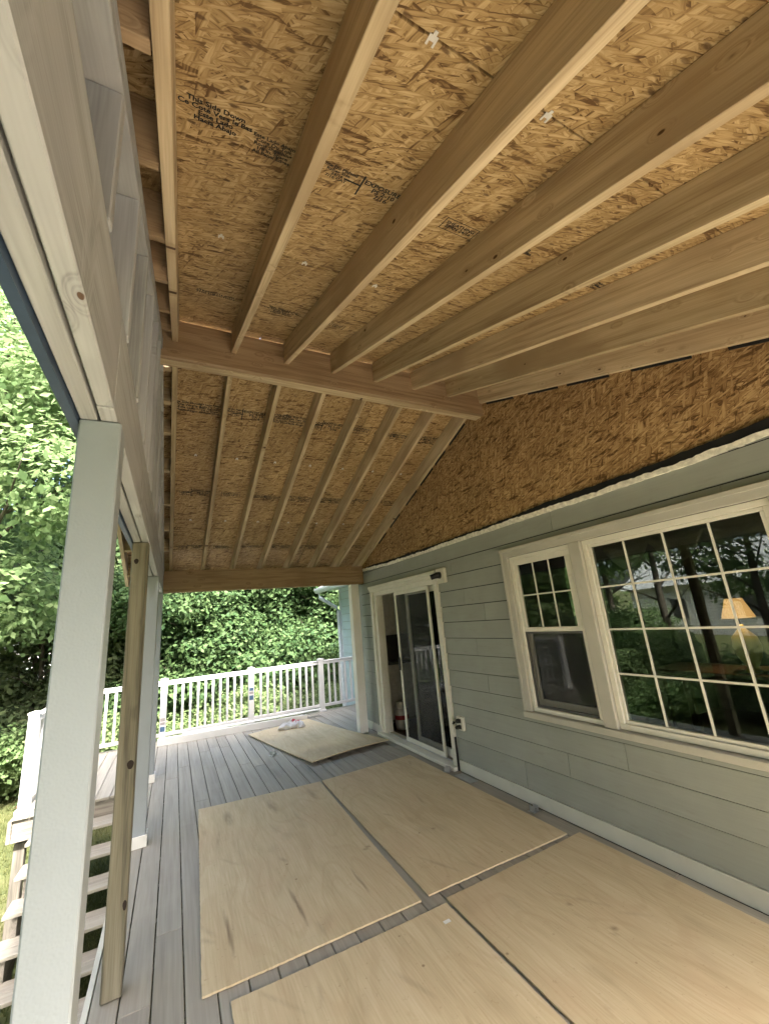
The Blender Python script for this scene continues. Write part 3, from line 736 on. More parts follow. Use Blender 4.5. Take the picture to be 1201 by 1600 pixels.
# black membrane slivers showing under the last rafters
rr = random.Random(2)
y = 0.15
while y < 2.75:
    ln = rr.uniform(0.22, 0.42); y2 = min(y + ln, 2.82)
    h_ = 0.016 + 0.004 * rr.random()
    V = [(0.012, y, zN(y) - h_), (0.012, y2, zN(y2) - h_), (0.012, y2, zN(y2) + 0.02), (0.012, y, zN(y) + 0.02)]
    mesh('membrane_strip', V + [(0.0215, b, c) for a, b, c in V], [(0, 3, 2, 1), (4, 5, 6, 7), (0, 1, 5, 4), (1, 2, 6, 5), (2, 3, 7, 6), (3, 0, 4, 7)], 'black_membrane', None, house)
    y = y2 + rr.uniform(0.06, 0.22)
y = 3.2
while y < 5.6:
    ln = rr.uniform(0.22, 0.42); y2 = min(y + ln, 5.6)
    h_ = 0.022
    V = [(0.012, y, zF(y) - h_), (0.012, y2, zF(y2) - h_), (0.012, y2, zF(y2) + 0.02), (0.012, y, zF(y) + 0.02)]
    mesh('membrane_strip', V + [(0.0215, b, c) for a, b, c in V], [(0, 3, 2, 1), (4, 5, 6, 7), (0, 1, 5, 4), (1, 2, 6, 5), (2, 3, 7, 6), (3, 0, 4, 7)], 'black_membrane', None, house)
    y = y2 + rr.uniform(0.06, 0.22)
box('skirt_board', -0.008, 0.016, -3.0, 4.045, 0.004, 0.113, 'pale_skirt', house, 0.003)
box('skirt_board', -0.008, 0.016, 5.96, YC, 0.004, 0.113, 'pale_skirt', house, 0.003)
box('corner_board', -0.012, 0.10, YC - 0.004, YC + 0.02, 0.004, 2.41, 'white_trim', house, 0.003)
# return wall beyond the corner and far wing
box('return_wall', 0.02, 0.86, YC - 0.12, YC - 0.005, -0.3, 2.6, 'sage_siding', house, 0)
# interior shell
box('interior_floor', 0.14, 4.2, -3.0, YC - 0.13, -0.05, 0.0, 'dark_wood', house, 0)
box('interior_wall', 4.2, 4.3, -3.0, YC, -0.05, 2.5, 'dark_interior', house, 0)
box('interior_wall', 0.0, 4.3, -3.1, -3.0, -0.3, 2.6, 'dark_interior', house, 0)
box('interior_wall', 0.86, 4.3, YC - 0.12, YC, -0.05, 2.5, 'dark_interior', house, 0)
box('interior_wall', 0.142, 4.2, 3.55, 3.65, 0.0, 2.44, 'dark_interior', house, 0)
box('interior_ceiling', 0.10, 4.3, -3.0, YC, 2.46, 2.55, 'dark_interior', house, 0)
mesh('main_roof', [(0.06, -3.1, 4.4), (0.06, 7, 4.4), (6.0, 7, 4.6), (6.0, -3.1, 4.6), (0.06, -3.1, 2.6), (0.06, 7, 2.6), (6.0, 7, 2.6), (6.0, -3.1, 2.6)],
     [(0, 1, 2, 3), (7, 6, 5, 4), (4, 5, 1, 0), (5, 6, 2, 1), (6, 7, 3, 2), (7, 4, 0, 3)], 'roof_shingle', None, house)

# ---- windows
def mullbox(nm, y0, y1, z0, z1, x0, x1, mat, parent, bev=0.003): return box(nm, x0, x1, y0, y1, z0, z1, mat, parent, bev)
def joined(name, rects, mat, parent, bev=0.003):
    bm = bmesh.new()
    for (y0, y1, z0, z1, x0, x1) in rects:
        r = bmesh.ops.create_cube(bm, size=1.0)
        for v in r['verts']: v.co = (x0 + (v.co.x + .5) * (x1 - x0), y0 + (v.co.y + .5) * (y1 - y0), z0 + (v.co.z + .5) * (z1 - z0))
    if bev: bmesh.ops.bevel(bm, geom=list(bm.edges), offset=bev, segments=1, affect='EDGES')
    me = bpy.data.meshes.new(name); bm.to_mesh(me); bm.free(); me.materials.append(MATS[mat])
    return meshobj(name, me, Matrix.Identity(4), parent)
def ring(y0, y1, z0, z1, w, x0, x1, wb=None, wt_=None):
    wb = wb or w; wt_ = wt_ or w
    return [(y0, y1, z0, z0 + wb, x0, x1), (y0, y1, z1 - wt_, z1, x0, x1), (y0, y0 + w, z0 + wb + 1e-4, z1 - wt_ - 1e-4, x0 + 1e-4, x1), (y1 - w, y1, z0 + wb + 1e-4, z1 - wt_ - 1e-4, x0 + 1e-4, x1)]
def pane(parent, y0, y1, z0, z1, x, mat='window_glass', nm='pane'):
    return box(nm, x, x + 0.003, y0, y1, z0, z1, mat, parent, 0)
# whole triple window: casing round it
win = joined('window', [(-0.06, 2.925, 2.085, 2.160, -0.030, 0.004), (-0.06, 2.925, 2.135, 2.165, -0.042, -0.0305),
                        (2.845, 2.922, 0.760, 2.084, -0.028, 0.004), (2.895, 2.925, 0.760, 2.134, -0.038, -0.0285),
                        (-0.06, -0.0, 0.760, 2.084, -0.028, 0.004)], 'casing_paint', house)
box('sill', -0.045, 0.02, -0.06, 2.93, 0.712, 0.757, 'casing_paint', win, 0.004)
box('mullion', -0.030, 0.06, 2.060, 2.165, 0.759, 2.083, 'casing_paint', win, 0.004)
box('mullion', -0.030, 0.06, 0.785, 0.905, 0.759, 2.083, 'casing_paint', win, 0.004)
def double_hung(y0, y1, lbl):
    fz0, fz1, mid = 0.762, 2.082, 1.425
    joined('frame', ring(y0, y1, fz0, fz1, 0.035, -0.006, 0.075), 'cream_trim', win)
    joined('upper_sash', ring(y0 + .036, y1 - .036, mid - 0.01, fz1 - .036, 0.040, 0.006, 0.036, 0.035, 0.045), 'cream_trim', win)
    ua, ub, uc, ud = y0 + .076, y1 - .076, mid + .025, fz1 - .081
    pane(win, ua, ub, uc, ud, 0.018)
    for i in (1, 2): box('muntin', 0.0110, 0.0175, ua + (ub - ua) * i / 3 - .0055, ua + (ub - ua) * i / 3 + .0055, uc, ud, 'cream_trim', win, 0)
    box('muntin', 0.0115, 0.0170, ua, ub, (uc + ud) / 2 - .0055, (uc + ud) / 2 + .0055, 'cream_trim', win, 0)
    joined('lower_sash', ring(y0 + .036, y1 - .036, fz0 + .036, mid + 0.012, 0.040, 0.040, 0.070, 0.06, 0.035), 'cream_trim', win)
    la, lb, lc, ld = y0 + .076, y1 - .076, fz0 + .096, mid - .023
    pane(win, la, lb, lc, ld, 0.052)
    for i in (1, 2): box('muntin', 0.0575, 0.063, la + (lb - la) * i / 3 - .0055, la + (lb - la) * i / 3 + .0055, lc, ld, 'cream_trim', win, 0)
    box('muntin', 0.058, 0.0625, la, lb, (lc + ld) / 2 - .0055, (lc + ld) / 2 + .0055, 'cream_trim', win, 0)
    joined('screen_frame', ring(y0 + .037, y1 - .037, fz0 + .037, mid - 0.012, 0.016, 0.010, 0.022), 'dark_tile', win, 0.001)
    pane(win, y0 + .053, y1 - .053, fz0 + .053, mid - .028, 0.014, 'insect_screen', 'insect_screen')
double_hung(2.17, 2.842, '')
double_hung(0.002, 0.782, '')
joined('frame', ring(0.907, 2.058, 0.762, 2.082, 0.038, -0.004, 0.060), 'cream_trim', win)
joined('picture_sash', ring(0.946, 2.019, 0.801, 2.043, 0.022, 0.010, 0.050), 'cream_trim', win)
pa, pb, pc, pd = 0.969, 1.996, 0.824, 2.020
pane(win, pa, pb, pc, pd, 0.022)
for i in (1, 2, 3):
    yy = 0.956 + 0.265 * i - (0.005 if i else 0); zz = pc + (pd - pc) * i / 4
    box('muntin', 0.0140, 0.0215, yy - .006, yy + .006, pc, pd, 'cream_trim', win, 0)
    box('muntin', 0.0145, 0.0210, pa, pb, zz - .006, zz + .006, 'cream_trim', win, 0)

# ---- sliding door
door = joined('sliding_door', [(4.06, 5.955, 2.045, 2.118, -0.028, 0.02), (4.045, 5.97, 2.098, 2.135, -0.05, -0.0285), (4.05, 5.962, 2.070, 2.0975, -0.040, -0.0282),
                               (4.06, 4.130, 0.042, 2.044, -0.026, 0.12), (5.875, 5.955, 0.042, 2.044, -0.026, 0.12), (5.80, 5.8745, 0.042, 2.044, 0.0, 0.12), (4.131, 5.8745, 1.985, 2.0445, 0.004, 0.12)], 'cream_trim', house)
box('threshold', -0.075, 0.13, 4.06, 5.955, 0.004, 0.040, 'cream_trim', door, 0.004)
box('track', 0.028, 0.034, 4.131, 5.799, 0.0405, 0.055, 'galvanised', door, 0)
# fixed and sliding glass panels on the right, both overlapped
joined('glass_panel', ring(4.132, 5.02, 0.057, 1.984, 0.060, 0.072, 0.108, 0.09, 0.07), 'cream_trim', door)
pane(door, 4.192, 4.96, 0.147, 1.914, 0.088)
sc = joined('screen_panel', ring(4.335, 5.235, 0.0565, 1.983, 0.042, 0.018, 0.040, 0.05, 0.045), 'cream_trim', door)
pane(door, 4.377, 5.193, 0.1065, 1.938, 0.028, 'insect_screen', 'insect_screen')
box('door_handle', -0.004, 0.017, 5.20, 5.228, 0.93, 1.10, 'black_rubber', door, 0.004)
box('sealant_strip', -0.028, -0.004, 4.048, 4.0595, 0.004, 0.33, 'black_rubber', door, 0.002)

# kitchen seen through the open side
ck = thing('kitchen_cabinet', (0.6, 6.25, 0), 'grey white kitchen cabinets with dark splashback seen through the open door', 'cabinet')
box('upper_door', 0.145, 0.56, 6.22, 6.37, 1.36, 2.35, 'cabinet_paint', ck, 0.004)
box('upper_door', 0.565, 1.00, 6.22, 6.37, 1.36, 2.35, 'cabinet_paint', ck, 0.004)
box('splashback', 0.145, 1.2, 6.355, 6.378, 0.945, 1.355, 'dark_tile', ck, 0)
box('counter', 0.145, 1.2, 6.13, 6.372, 0.905, 0.942, 'dark_tile', ck, 0.004)
box('lower_door', 0.145, 0.56, 6.15, 6.37, 0.10, 0.90, 'cabinet_paint', ck, 0.004)
box('lower_door', 0.565, 1.00, 6.15, 6.37, 0.10, 0.90, 'cabinet_paint', ck, 0.004)
tk = thing('gas_canister', (0.37, 5.98, 0.0), 'white canister with red band standing just inside the open door', 'canister')
V, F = lathe_geo([(0.0, 0.0), (0.085, 0.0), (0.10, 0.02), (0.105, 0.06), (0.105, 0.245), (0.095, 0.275), (0.06, 0.295), (0.055, 0.30)])
mesh('body', V, F, 'steel_white', Matrix.Translation((0.37, 5.98, 0.001)), tk, True)
V, F = lathe_geo([(0.1062, 0.14), (0.1066, 0.142), (0.1066, 0.198), (0.1062, 0.20)]); mesh('red_band', V, F[:-2], 'red_band', Matrix.Translation((0.37, 5.98, 0.001)), tk, True)
V, F = lathe_geo([(0.075, 0.287), (0.078, 0.289), (0.078, 0.385), (0.074, 0.388), (0.071, 0.385), (0.071, 0.289)]); mesh('collar', V, F[:-2], 'steel_white', Matrix.Translation((0.37, 5.98, 0.001)), tk, True)
V, F = tube_geo([(0, 0, 0.29), (0, 0, 0.33), (0.03, 0, 0.345)], [0.018, 0.016, 0.012]); mesh('valve', V, F, 'black_rubber', Matrix.Translation((0.37, 5.98, 0.001)), tk, True)
# room behind the picture window
tb = thing('console_table', (1.1, 1.55, 0), 'dark wooden console table inside behind the picture window', 'table')
box('table_top', 0.85, 1.3, 0.9, 2.3, 0.99, 1.03, 'dark_wood', tb, 0.004)
for x in (0.90, 1.25):
    for yy in (0.95, 2.25): box('leg', x - 0.025, x + 0.025, yy - 0.025, yy + 0.025, 0.0, 0.989, 'dark_wood', tb, 0.003)
lp = thing('table_lamp', (0.98, 1.62, 1.031), 'lit table lamp with glowing amber shade seen through the picture window', 'lamp')
LM = Matrix.Translation((0.98, 1.62, 1.031)) @ Matrix.Diagonal((0.62, 0.62, 0.80, 1))
V, F = lathe_geo([(0.0, 0.0), (0.08, 0.0), (0.075, 0.02), (0.05, 0.04), (0.12, 0.14), (0.14, 0.22), (0.12, 0.31), (0.04, 0.38), (0.022, 0.42)]); mesh('lamp_base', V, F, 'olive_ceramic', LM, lp, True)
V, F = tube_geo([(0, 0, 0.41), (0, 0, 0.55)], [0.010, 0.010]); mesh('stem', V, F, 'black_rubber', LM, lp, True)
V, F = lathe_geo([(0.165, 0.47), (0.155, 0.50), (0.085, 0.655), (0.083, 0.655), (0.153, 0.50), (0.163, 0.47)], 28); mesh('lamp_shade', V, F[:-2], 'lamp_glow', LM, lp, True)
V, F = lathe_geo([(0.1665, 0.468), (0.168, 0.470), (0.166, 0.480), (0.1645, 0.480)], 28); mesh('shade_trim', V, F[:-2], 'dark_wood', LM, lp, True)
V, F = lathe_geo([(0.002, 0.50), (0.02, 0.51), (0.03, 0.54), (0.02, 0.57), (0.002, 0.58)], 10); mesh('bulb', V, F, 'lamp_glow', LM, lp, True)
ll = bpy.data.lights.new('lamp_light', 'POINT'); ll.energy = 1.2; ll.color = (1.0, 0.62, 0.28); ll.shadow_soft_size = 0.05
lo = bpy.data.objects.new('lamp_light', ll); place(lo, Matrix.Translation((0.98, 1.62, 1.50)), lp)
# swagged valance
cu = thing('curtain_valance', (0.11, 1.5, 1.85), 'dark olive swagged valance hanging inside the top of the picture window', 'curtain')
for s in range(3):
    ya, yb = 0.97 + 0.345 * s, 0.97 + 0.345 * (s + 1); V, F = [], []; N, K = 16, 8
    for i in range(N + 1):
        u = i / N; sag = 0.05 + 0.16 * math.sin(math.pi * u)
        for j in range(K + 1):
            w = j / K; V.append((0.16 + 0.02 * math.sin(9 * w + 2 * u) * math.sin(math.pi * u), ya + (yb - ya) * u, 2.05 - sag * w - 0.01))
    for i in range(N):
        for j in range(K): a = i * (K + 1) + j; F.append((a, a + 1, a + K + 2, a + K + 1))
    nV = len(V); F += [tuple(q + nV for q in f[::-1]) for f in F]; V += [(x + 0.006, y, z) for x, y, z in V]
    mesh('swag', V, F, 'curtain_cloth', None, cu, True)

# ---- fittings on the wall
wl_ = box('mounting_block', -0.035, 0.004, 3.865, 4.035, 1.975, 2.145, 'cream_trim', house, 0.006)
V, F = tube_geo([(-0.036, 3.95, 2.065), (-0.075, 3.955, 2.065), (-0.11, 3.97, 2.055), (-0.14, 3.99, 2.045)], [0.040, 0.036, 0.030, 0.030], 14); mesh('lamp_socket', V, F, 'black_rubber', None, wl_, True)
ol = box('outlet_box', -0.030, 0.004, 3.865, 3.975, 0.420, 0.555, 'cream_trim', house, 0.004)
for zz in (0.455, 0.515): box('receptacle', -0.034, -0.0305, 3.895, 3.940, zz - 0.02, zz + 0.02, 'black_rubber', ol, 0.001)
V, F = tube_geo([(-0.035, 3.92, 0.515), (-0.06, 3.925, 0.515), (-0.085, 3.945, 0.505), (-0.09, 3.96, 0.49)], [0.022, 0.022, 0.016, 0.010], 10); mesh('plug', V, F, 'black_rubber', None, ol, True)
V, F = tube_geo([(-0.035, 3.92, 0.455), (-0.06, 3.925, 0.455), (-0.08, 3.94, 0.45)], [0.02, 0.02, 0.012], 10); mesh('plug', V, F, 'black_rubber', None, ol, True)

# ---- pale blue wing beyond the deck
wing = thing('house_wing', (2.0, 8.2, -1), 'pale blue lap sided wing with gutter and downspout beyond the railing', 'house')
for k_ in range(19):
    z0 = -0.86 + 0.178 * k_
    sboard(YC + 0.03, 9.62, z0 + 0.006, z0 + 0.1775, 0.86, 'blue_siding', wing)
box('wing_wall', 0.8795, 3.0, YC + 0.03, 9.60, -1.5, 2.56, 'dark_tile', wing, 0)  # dark backing colour, so the board gaps read as lap shadows
box('corner_board', 0.848, 0.9, 9.6205, 9.70, -1.4, 2.50, 'gutter_metal', wing, 0.003)
mesh('wing_roof', [(0.42, 6.7, 2.52), (0.42, 9.95, 2.52), (3.2, 9.95, 3.75), (3.2, 6.7, 3.75), (0.42, 6.7, 2.46), (0.42, 9.95, 2.46), (3.2, 9.95, 3.6), (3.2, 6.7, 3.6)],
     [(0, 1, 2, 3), (7, 6, 5, 4), (4, 5, 1, 0), (5, 6, 2, 1), (6, 7, 3, 2), (7, 4, 0, 3)], 'roof_shingle', None, wing)
box('soffit', 0.45, 0.9, 6.7, 9.9, 2.43, 2.455, 'gutter_metal', wing, 0)
prism('gutter', [(0, 0), (0.09, 0), (0.12, 0.06), (0.12, 0.11), (0, 0.11)], 3.2, 'gutter_metal', frame(Vector((0.415, 8.35, 2.37)), Vector((-1, 0, 0)), Vector((0, 1, 0)), Vector((0, 0, 1))), wing, 0.003)
V, F = tube_geo([(0.35, 9.75, 2.38), (0.37, 9.74, 2.25), (0.78, 9.70, 1.98), (0.81, 9.69, 1.88), (0.815, 9.66, -0.2), (0.815, 9.66, -1.35)], [0.04] * 6, 8); mesh('downspout', V, F, 'gutter_metal', None, wing)

# ------------------------------------------------------------------ things lying on the deck
def sheet(name, corners, label, lift, stains=(), seed=0):
    """corners: far-left, far-right, near-right, near-left on the deck"""
    r = random.Random(seed); N = 100; T = 0.0095
    c = sum((Vector(p) for p in corners), Vector((0, 0))) / 4
    V, F, A = [], [], []
    P = [Vector(p) for p in corners]
    stains = list(stains)
    for q in range(16):                      # boot scuffs and drag marks
        u, v = r.random(), r.random(); c_ = (P[0] * (1 - u) + P[1] * u) * (1 - v) + (P[3] * (1 - u) + P[2] * u) * v
        big_ = r.random() < 0.45
        stains.append((c_.x, c_.y, r.uniform(0.04, 0.07) if big_ else r.uniform(0.012, 0.02), r.uniform(0.09, 0.15) if big_ else r.uniform(0.05, 0.22), r.uniform(-0.8, 0.8), r.uniform(0.12, 0.24) if big_ else r.uniform(0.2, 0.42)))
    for i in range(N + 1):
        for j in range(N + 1):
            u, v = i / N, j / N
            q = (P[0] * (1 - u) + P[1] * u) * (1 - v) + (P[3] * (1 - u) + P[2] * u) * v
            if j in (0, N): q = q + Vector((0, r.uniform(-1, 1) * 0.0015))
            if i in (0, N): q = q + Vector((r.uniform(-1, 1) * 0.0015, 0))
            V.append((q.x - c.x, q.y - c.y, 0.0022 + T + lift(u, v)))
            s = 0.0
            for (sx, sy, rx, ry, a, st_) in stains:
                dx, dy = q.x - sx, q.y - sy; ca, sa = math.cos(a), math.sin(a)
                e = ((dx * ca + dy * sa) / rx) ** 2 + ((-dx * sa + dy * ca) / ry) ** 2
                s = max(s, st_ * max(0.0, 1 - e))
            A.append(s)
    nt = len(V); V += [(x, y, z - T) for x, y, z in V]
    for i in range(N):
        for j in range(N):
            a = i * (N + 1) + j; F.append((a, a + 1, a + N + 2, a + N + 1)); F.append((nt + a + N + 1, nt + a + N + 2, nt + a + 1, nt + a))
    for i in range(N):
        for a, b in (((i, 0), (i + 1, 0)), ((i + 1, N), (i, N)), ((0, i + 1), (0, i)), ((N, i), (N, i + 1))):
            p_, q_ = a[0] * (N + 1) + a[1], b[0] * (N + 1) + b[1]; F.append((q_, p_, p_ + nt, q_ + nt))
    bm = bmesh.new(); me = bpy.data.meshes.new(name); me.from_pydata(V, [], F); bm.from_mesh(me); bmesh.ops.recalc_face_normals(bm, faces=bm.faces); bm.to_mesh(me); bm.free()
    at = me.attributes.new('stain', 'FLOAT', 'POINT'); at.data.foreach_set('value', A + A)
    me.materials.append(MATS['plywood'])
    o = meshobj(name, me, Matrix.Translation((c.x, c.y, 0)))
    return tag(o, label, 'plywood sheet', 'plywood sheets laid on the deck')
def edge_lift(seed, amp):
    r = random.Random(seed); a = [r.uniform(0, 6.28) for _ in range(4)]
    return lambda u, v: amp * (0.5 + 0.5 * math.sin(3.1 * u + a[0]) * math.sin(2.7 * v + a[1])) * (abs(u - .5) * 2) ** 3 + amp * 0.8 * (0.5 + 0.5 * math.sin(4 * u + a[2])) * (abs(v - .5) * 2) ** 4
P0 = math.pi / 2
sheet('plywood_sheet', [(-2.497, 4.90), (-1.323, 4.76), (-1.411, 2.552), (-2.592, 2.58)], 'plywood sheet with dark scuffs, left one of the middle pair', edge_lift(1, 0.004),
      [(-2.272, 4.50, 0.045, 0.20, 0, 0.6), (-1.882, 4.49, 0.05, 0.22, 0.05, 0.6), (-1.489, 4.505, 0.035, 0.20, 0.05, 0.5), (-2.433, 2.95, 0.012, 0.25, 0.02, 1.0), (-2.043, 2.94, 0.014, 0.24, 0.03, 1.0), (-1.637, 2.945, 0.010, 0.20, 0.02, 0.9), (-1.442, 3.273, 0.05, 0.014, 0.5, 1.0), (-2.0, 3.5, 0.02, 0.06, .4, .4)], 1)
sheet('plywood_sheet', [(-1.301, 4.763), (-0.172, 4.836), (-0.17, 2.548), (-1.35, 2.563)], 'plywood sheet lying against the house wall below the sliding door', edge_lift(2, 0.006), [(-.9, 3.2, .015, .02, 0, .9)], 2)
sheet('plywood_sheet', [(-2.475, 2.476), (-1.304, 2.449), (-1.325, 0.03), (-2.50, 0.05)], 'plywood sheet at the bottom edge with small white label', edge_lift(3, 0.004), [(-1.9, 1.9, .012, .02, 0, .9), (-2.2, 2.1, .012, .012, 0, .9)], 3)
sheet('plywood_sheet', [(-1.282, 2.481), (-0.086, 2.506), (-0.095, 0.05), (-1.300, 0.03)], 'plywood sheet nearest the camera along the wall below the windows', edge_lift(4, 0.004), [(-.72, 1.80, .045, .012, 0.6, 1.0), (-.62, 1.6, .012, .014, 0, 1.0), (-.75, 2.05, .014, .012, 0, .8)], 4)
sheet('plywood_sheet', [(-1.654, 7.434), (-0.607, 7.733), (-0.122, 5.48), (-1.228, 5.356)], 'bowed plywood sheet lying askew near the far railing', lambda u, v: 0.010 + 0.035 * v ** 3 * (0.6 + 0.4 * math.sin(3 * u)) + 0.012 * (1 - v) ** 3, (), 5)
o = mesh('paper_label', [(-.02, -.012, 0), (.02, -.012, 0), (.02, .012, 0), (-.02, .012, 0), (-.02, -.012, .0008), (.02, -.012, .0008), (.02, .012, .0008), (-.02, .012, .0008)], [(3, 2, 1, 0), (4, 5, 6, 7), (0, 1, 5, 4), (1, 2, 6, 5), (2, 3, 7, 6), (3, 0, 4, 7)], 'white_trim', Matrix.Translation((-1.385, 2.325, 0.0150)))
tag(o, 'tiny white paper label on the front plywood sheet', 'label')
# crumpled cloth bundle: folded lumps in one mesh
def lump(cx, cy, cz, rx, ry, rz, seed):
    r = random.Random(seed); V, F = [], []; A, B = 22, 12; ph = [r.uniform(0, 6.28) for _ in range(8)]
    for i in range(B + 1):
        th = math.pi * i / B
        for j in range(A):
            a = 2 * math.pi * j / A
            k_ = 1 + 0.16 * math.sin(3 * a + ph[0] + 2 * th) + 0.12 * math.sin(5 * a - 3 * th + ph[1]) + 0.08 * math.sin(9 * a + 7 * th + ph[2])
            V.append((cx + rx * k_ * math.sin(th) * math.cos(a), cy + ry * k_ * math.sin(th) * math.sin(a), max(0.002, cz + rz * math.cos(th) * (1 + 0.3 * math.sin(4 * a + ph[3])))))
    for i in range(B):
        for j in range(A): F.append((i * A + j, (i + 1) * A + j, (i + 1) * A + (j + 1) % A, i * A + (j + 1) % A))
    return V, F
V, F = [], []
for q in ((-0.09, 0.02, 0.04, 0.12, 0.09, 0.055, 1), (0.07, -0.01, 0.045, 0.10, 0.08, 0.06, 2), (0.03, 0.07, 0.05, 0.07, 0.06, 0.065, 3), (0.13, -0.07, 0.03, 0.06, 0.05, 0.04, 5)):
    v_, f_ = lump(*q); F += [tuple(i + len(V) for i in f) for f in f_]; V += v_
o = mesh('cloth_bundle', V, F, 'rag_cloth', Matrix.Translation((-0.99, 7.28, 0.021)), None, True)
tag(o, 'crumpled white and red cloth bundle on the far plywood sheet', 'cloth')
# metal brackets
def bracket(loc, rz, label, big=1.0):
    t = thing('metal_bracket', loc, label, 'bracket', 'metal brackets lying on the deck')
    Mz = Matrix.Translation(loc) @ Matrix.Rotation(rz, 4, 'Z') @ Matrix.Scale(big, 4)
    def pc(nm, x0, x1, y0, y1, z0, z1):
        me = boxmesh(nm, x1 - x0, y1 - y0, z1 - z0, 'galvanised', 0.0008)
        meshobj(nm, me, Mz @ Matrix.Translation(((x0 + x1) / 2, (y0 + y1) / 2, (z0 + z1) / 2)), t)
    pc('base_plate', -0.055, 0.055, -0.045, 0.045, 0.0015, 0.0045)
    pc('flange', -0.030, -0.027, -0.036, 0.036, 0.0046, 0.055)
    pc('flange', 0.027, 0.030, -0.036, 0.036, 0.0046, 0.055)
    pc('cross_plate', -0.0265, 0.0265, -0.030, 0.030, 0.022, 0.025)
    return t
bracket((-1.53, 6.13, 0.002), 0.35, 'small pale metal post bracket on bare deck before the far sheet', 1.0)
bracket((-0.075, 2.95, 0.002), 0.1, 'metal bracket against the skirt board below the windows', 0.75)
bracket((-0.13, 4.10, 0.016), 0.6, 'metal bracket at the foot of the sliding door frame', 0.8)
o = box('metal_strap', -0.13, -0.035, 3.72, 3.98, 0.002, 0.006, 'galvanised', None, 0.001); tag(o, 'flat grey metal strap on deck beside the door foot', 'strap')
# long white trim box lying along the rail
tr = thing('trim_boards', (-1.8, 7.95, 0), 'long white trim boards lying on the deck along the far railing', 'trim boards')
def lay(nm, p, q, off, w, z0, z1):
    p, q = Vector((*p, 0)), Vector((*q, 0)); d = (q - p); L = d.length; d /= L; s_ = Vector((-d.y, d.x, 0))
    meshobj(nm, boxmesh(nm, L, w, z1 - z0, 'white_trim', 0.003), frame((p + q) / 2 + s_ * (off + w / 2) + Vector((0, 0, (z0 + z1) / 2)), d, s_, Vector((0, 0, 1))), tr)
lay('board', (-2.945, 7.942), (-0.62, 7.70), 0.0, 0.026, 0.002, 0.105)
lay('board', (-2.93, 7.942), (-0.66, 7.70), 0.03, 0.19, 0.002, 0.080)
lay('board', (-2.6, 7.90), (-0.30, 7.80), 0.06, 0.10, 0.106, 0.122)
# terracotta jar by the far corner
o = thing('clay_jar', (0.47, 7.75, 0), 'brown clay jar on the deck behind the white corner post', 'jar')
V, F = lathe_geo([(0.0, 0.0), (0.055, 0.0), (0.075, 0.05), (0.08, 0.13), (0.06, 0.21), (0.035, 0.25), (0.032, 0.27), (0.04, 0.285), (0.03, 0.285)]); mesh('body', V, F, 'terracotta', Matrix.Translation((0.47, 7.75, 0.001)), o, True)
V, F = lathe_geo([(0.0, 0.286), (0.035, 0.286), (0.03, 0.30), (0.008, 0.31), (0.008, 0.32)]); mesh('lid', V, F, 'dark_tile', Matrix.Translation((0.47, 7.75, 0.001)), o, True)

# ------------------------------------------------------------------ vegetation
def leaves(blobs, ncl, per, leaf, spread, seed, up=0.5, shell=0.55, droop=0.0):
    g = np.random.default_rng(seed)
    bl = np.array(blobs, float); wts = (bl[:, 3] * bl[:, 4] * bl[:, 5]) ** (2 / 3); wts /= wts.sum()
    bi = g.choice(len(bl), ncl, p=wts)
    d = g.normal(size=(ncl, 3)); d /= np.linalg.norm(d, axis=1, keepdims=True)
    rad = shell + (1.06 - shell) * g.random(ncl) ** 0.6
    rad *= 1 + 0.16 * np.sin(d[:, 0] * 7 + bi) * np.sin(d[:, 1] * 6 + d[:, 2] * 8)
    cc = bl[bi, :3] + d * rad[:, None] * bl[bi, 3:6]
    n = ncl * per
    c = np.repeat(cc, per, 0) + g.normal(size=(n, 3)) * spread * np.array([1, 1, 0.55]); dd = np.repeat(d, per, 0)
    nr = dd * 0.55 + np.array([0, 0, up]) + g.normal(size=(n, 3)) * 0.45; nr /= np.linalg.norm(nr, axis=1, keepdims=True)
    t = np.cross(nr, g.normal(size=(n, 3))); t /= np.linalg.norm(t, axis=1, keepdims=True)
    t[:, 2] -= droop; b = np.cross(nr, t)
    s = leaf * (0.6 + 0.8 * g.random(n))[:, None]
    V = np.empty((n, 4, 3)); V[:, 0] = c - t * s * 0.5; V[:, 1] = c + b * s * 0.32 - nr * s * 0.08; V[:, 2] = c + t * s * 0.55 - nr * s * 0.06; V[:, 3] = c - b * s * 0.32 - nr * s * 0.08
    return V.reshape(-1, 3)
def quadmesh(name, V, mat, per=4):
    me = bpy.data.meshes.new(name); nv = len(V); nf = nv // per
    me.vertices.add(nv); me.vertices.foreach_set('co', V.astype(np.float32).ravel())
    me.loops.add(nv); me.loops.foreach_set('vertex_index', np.arange(nv, dtype=np.int32))
    me.polygons.add(nf); me.polygons.foreach_set('loop_start', np.arange(0, nv, per, dtype=np.int32))
    me.update(calc_edges=True); me.materials.append(MATS[mat]); return me
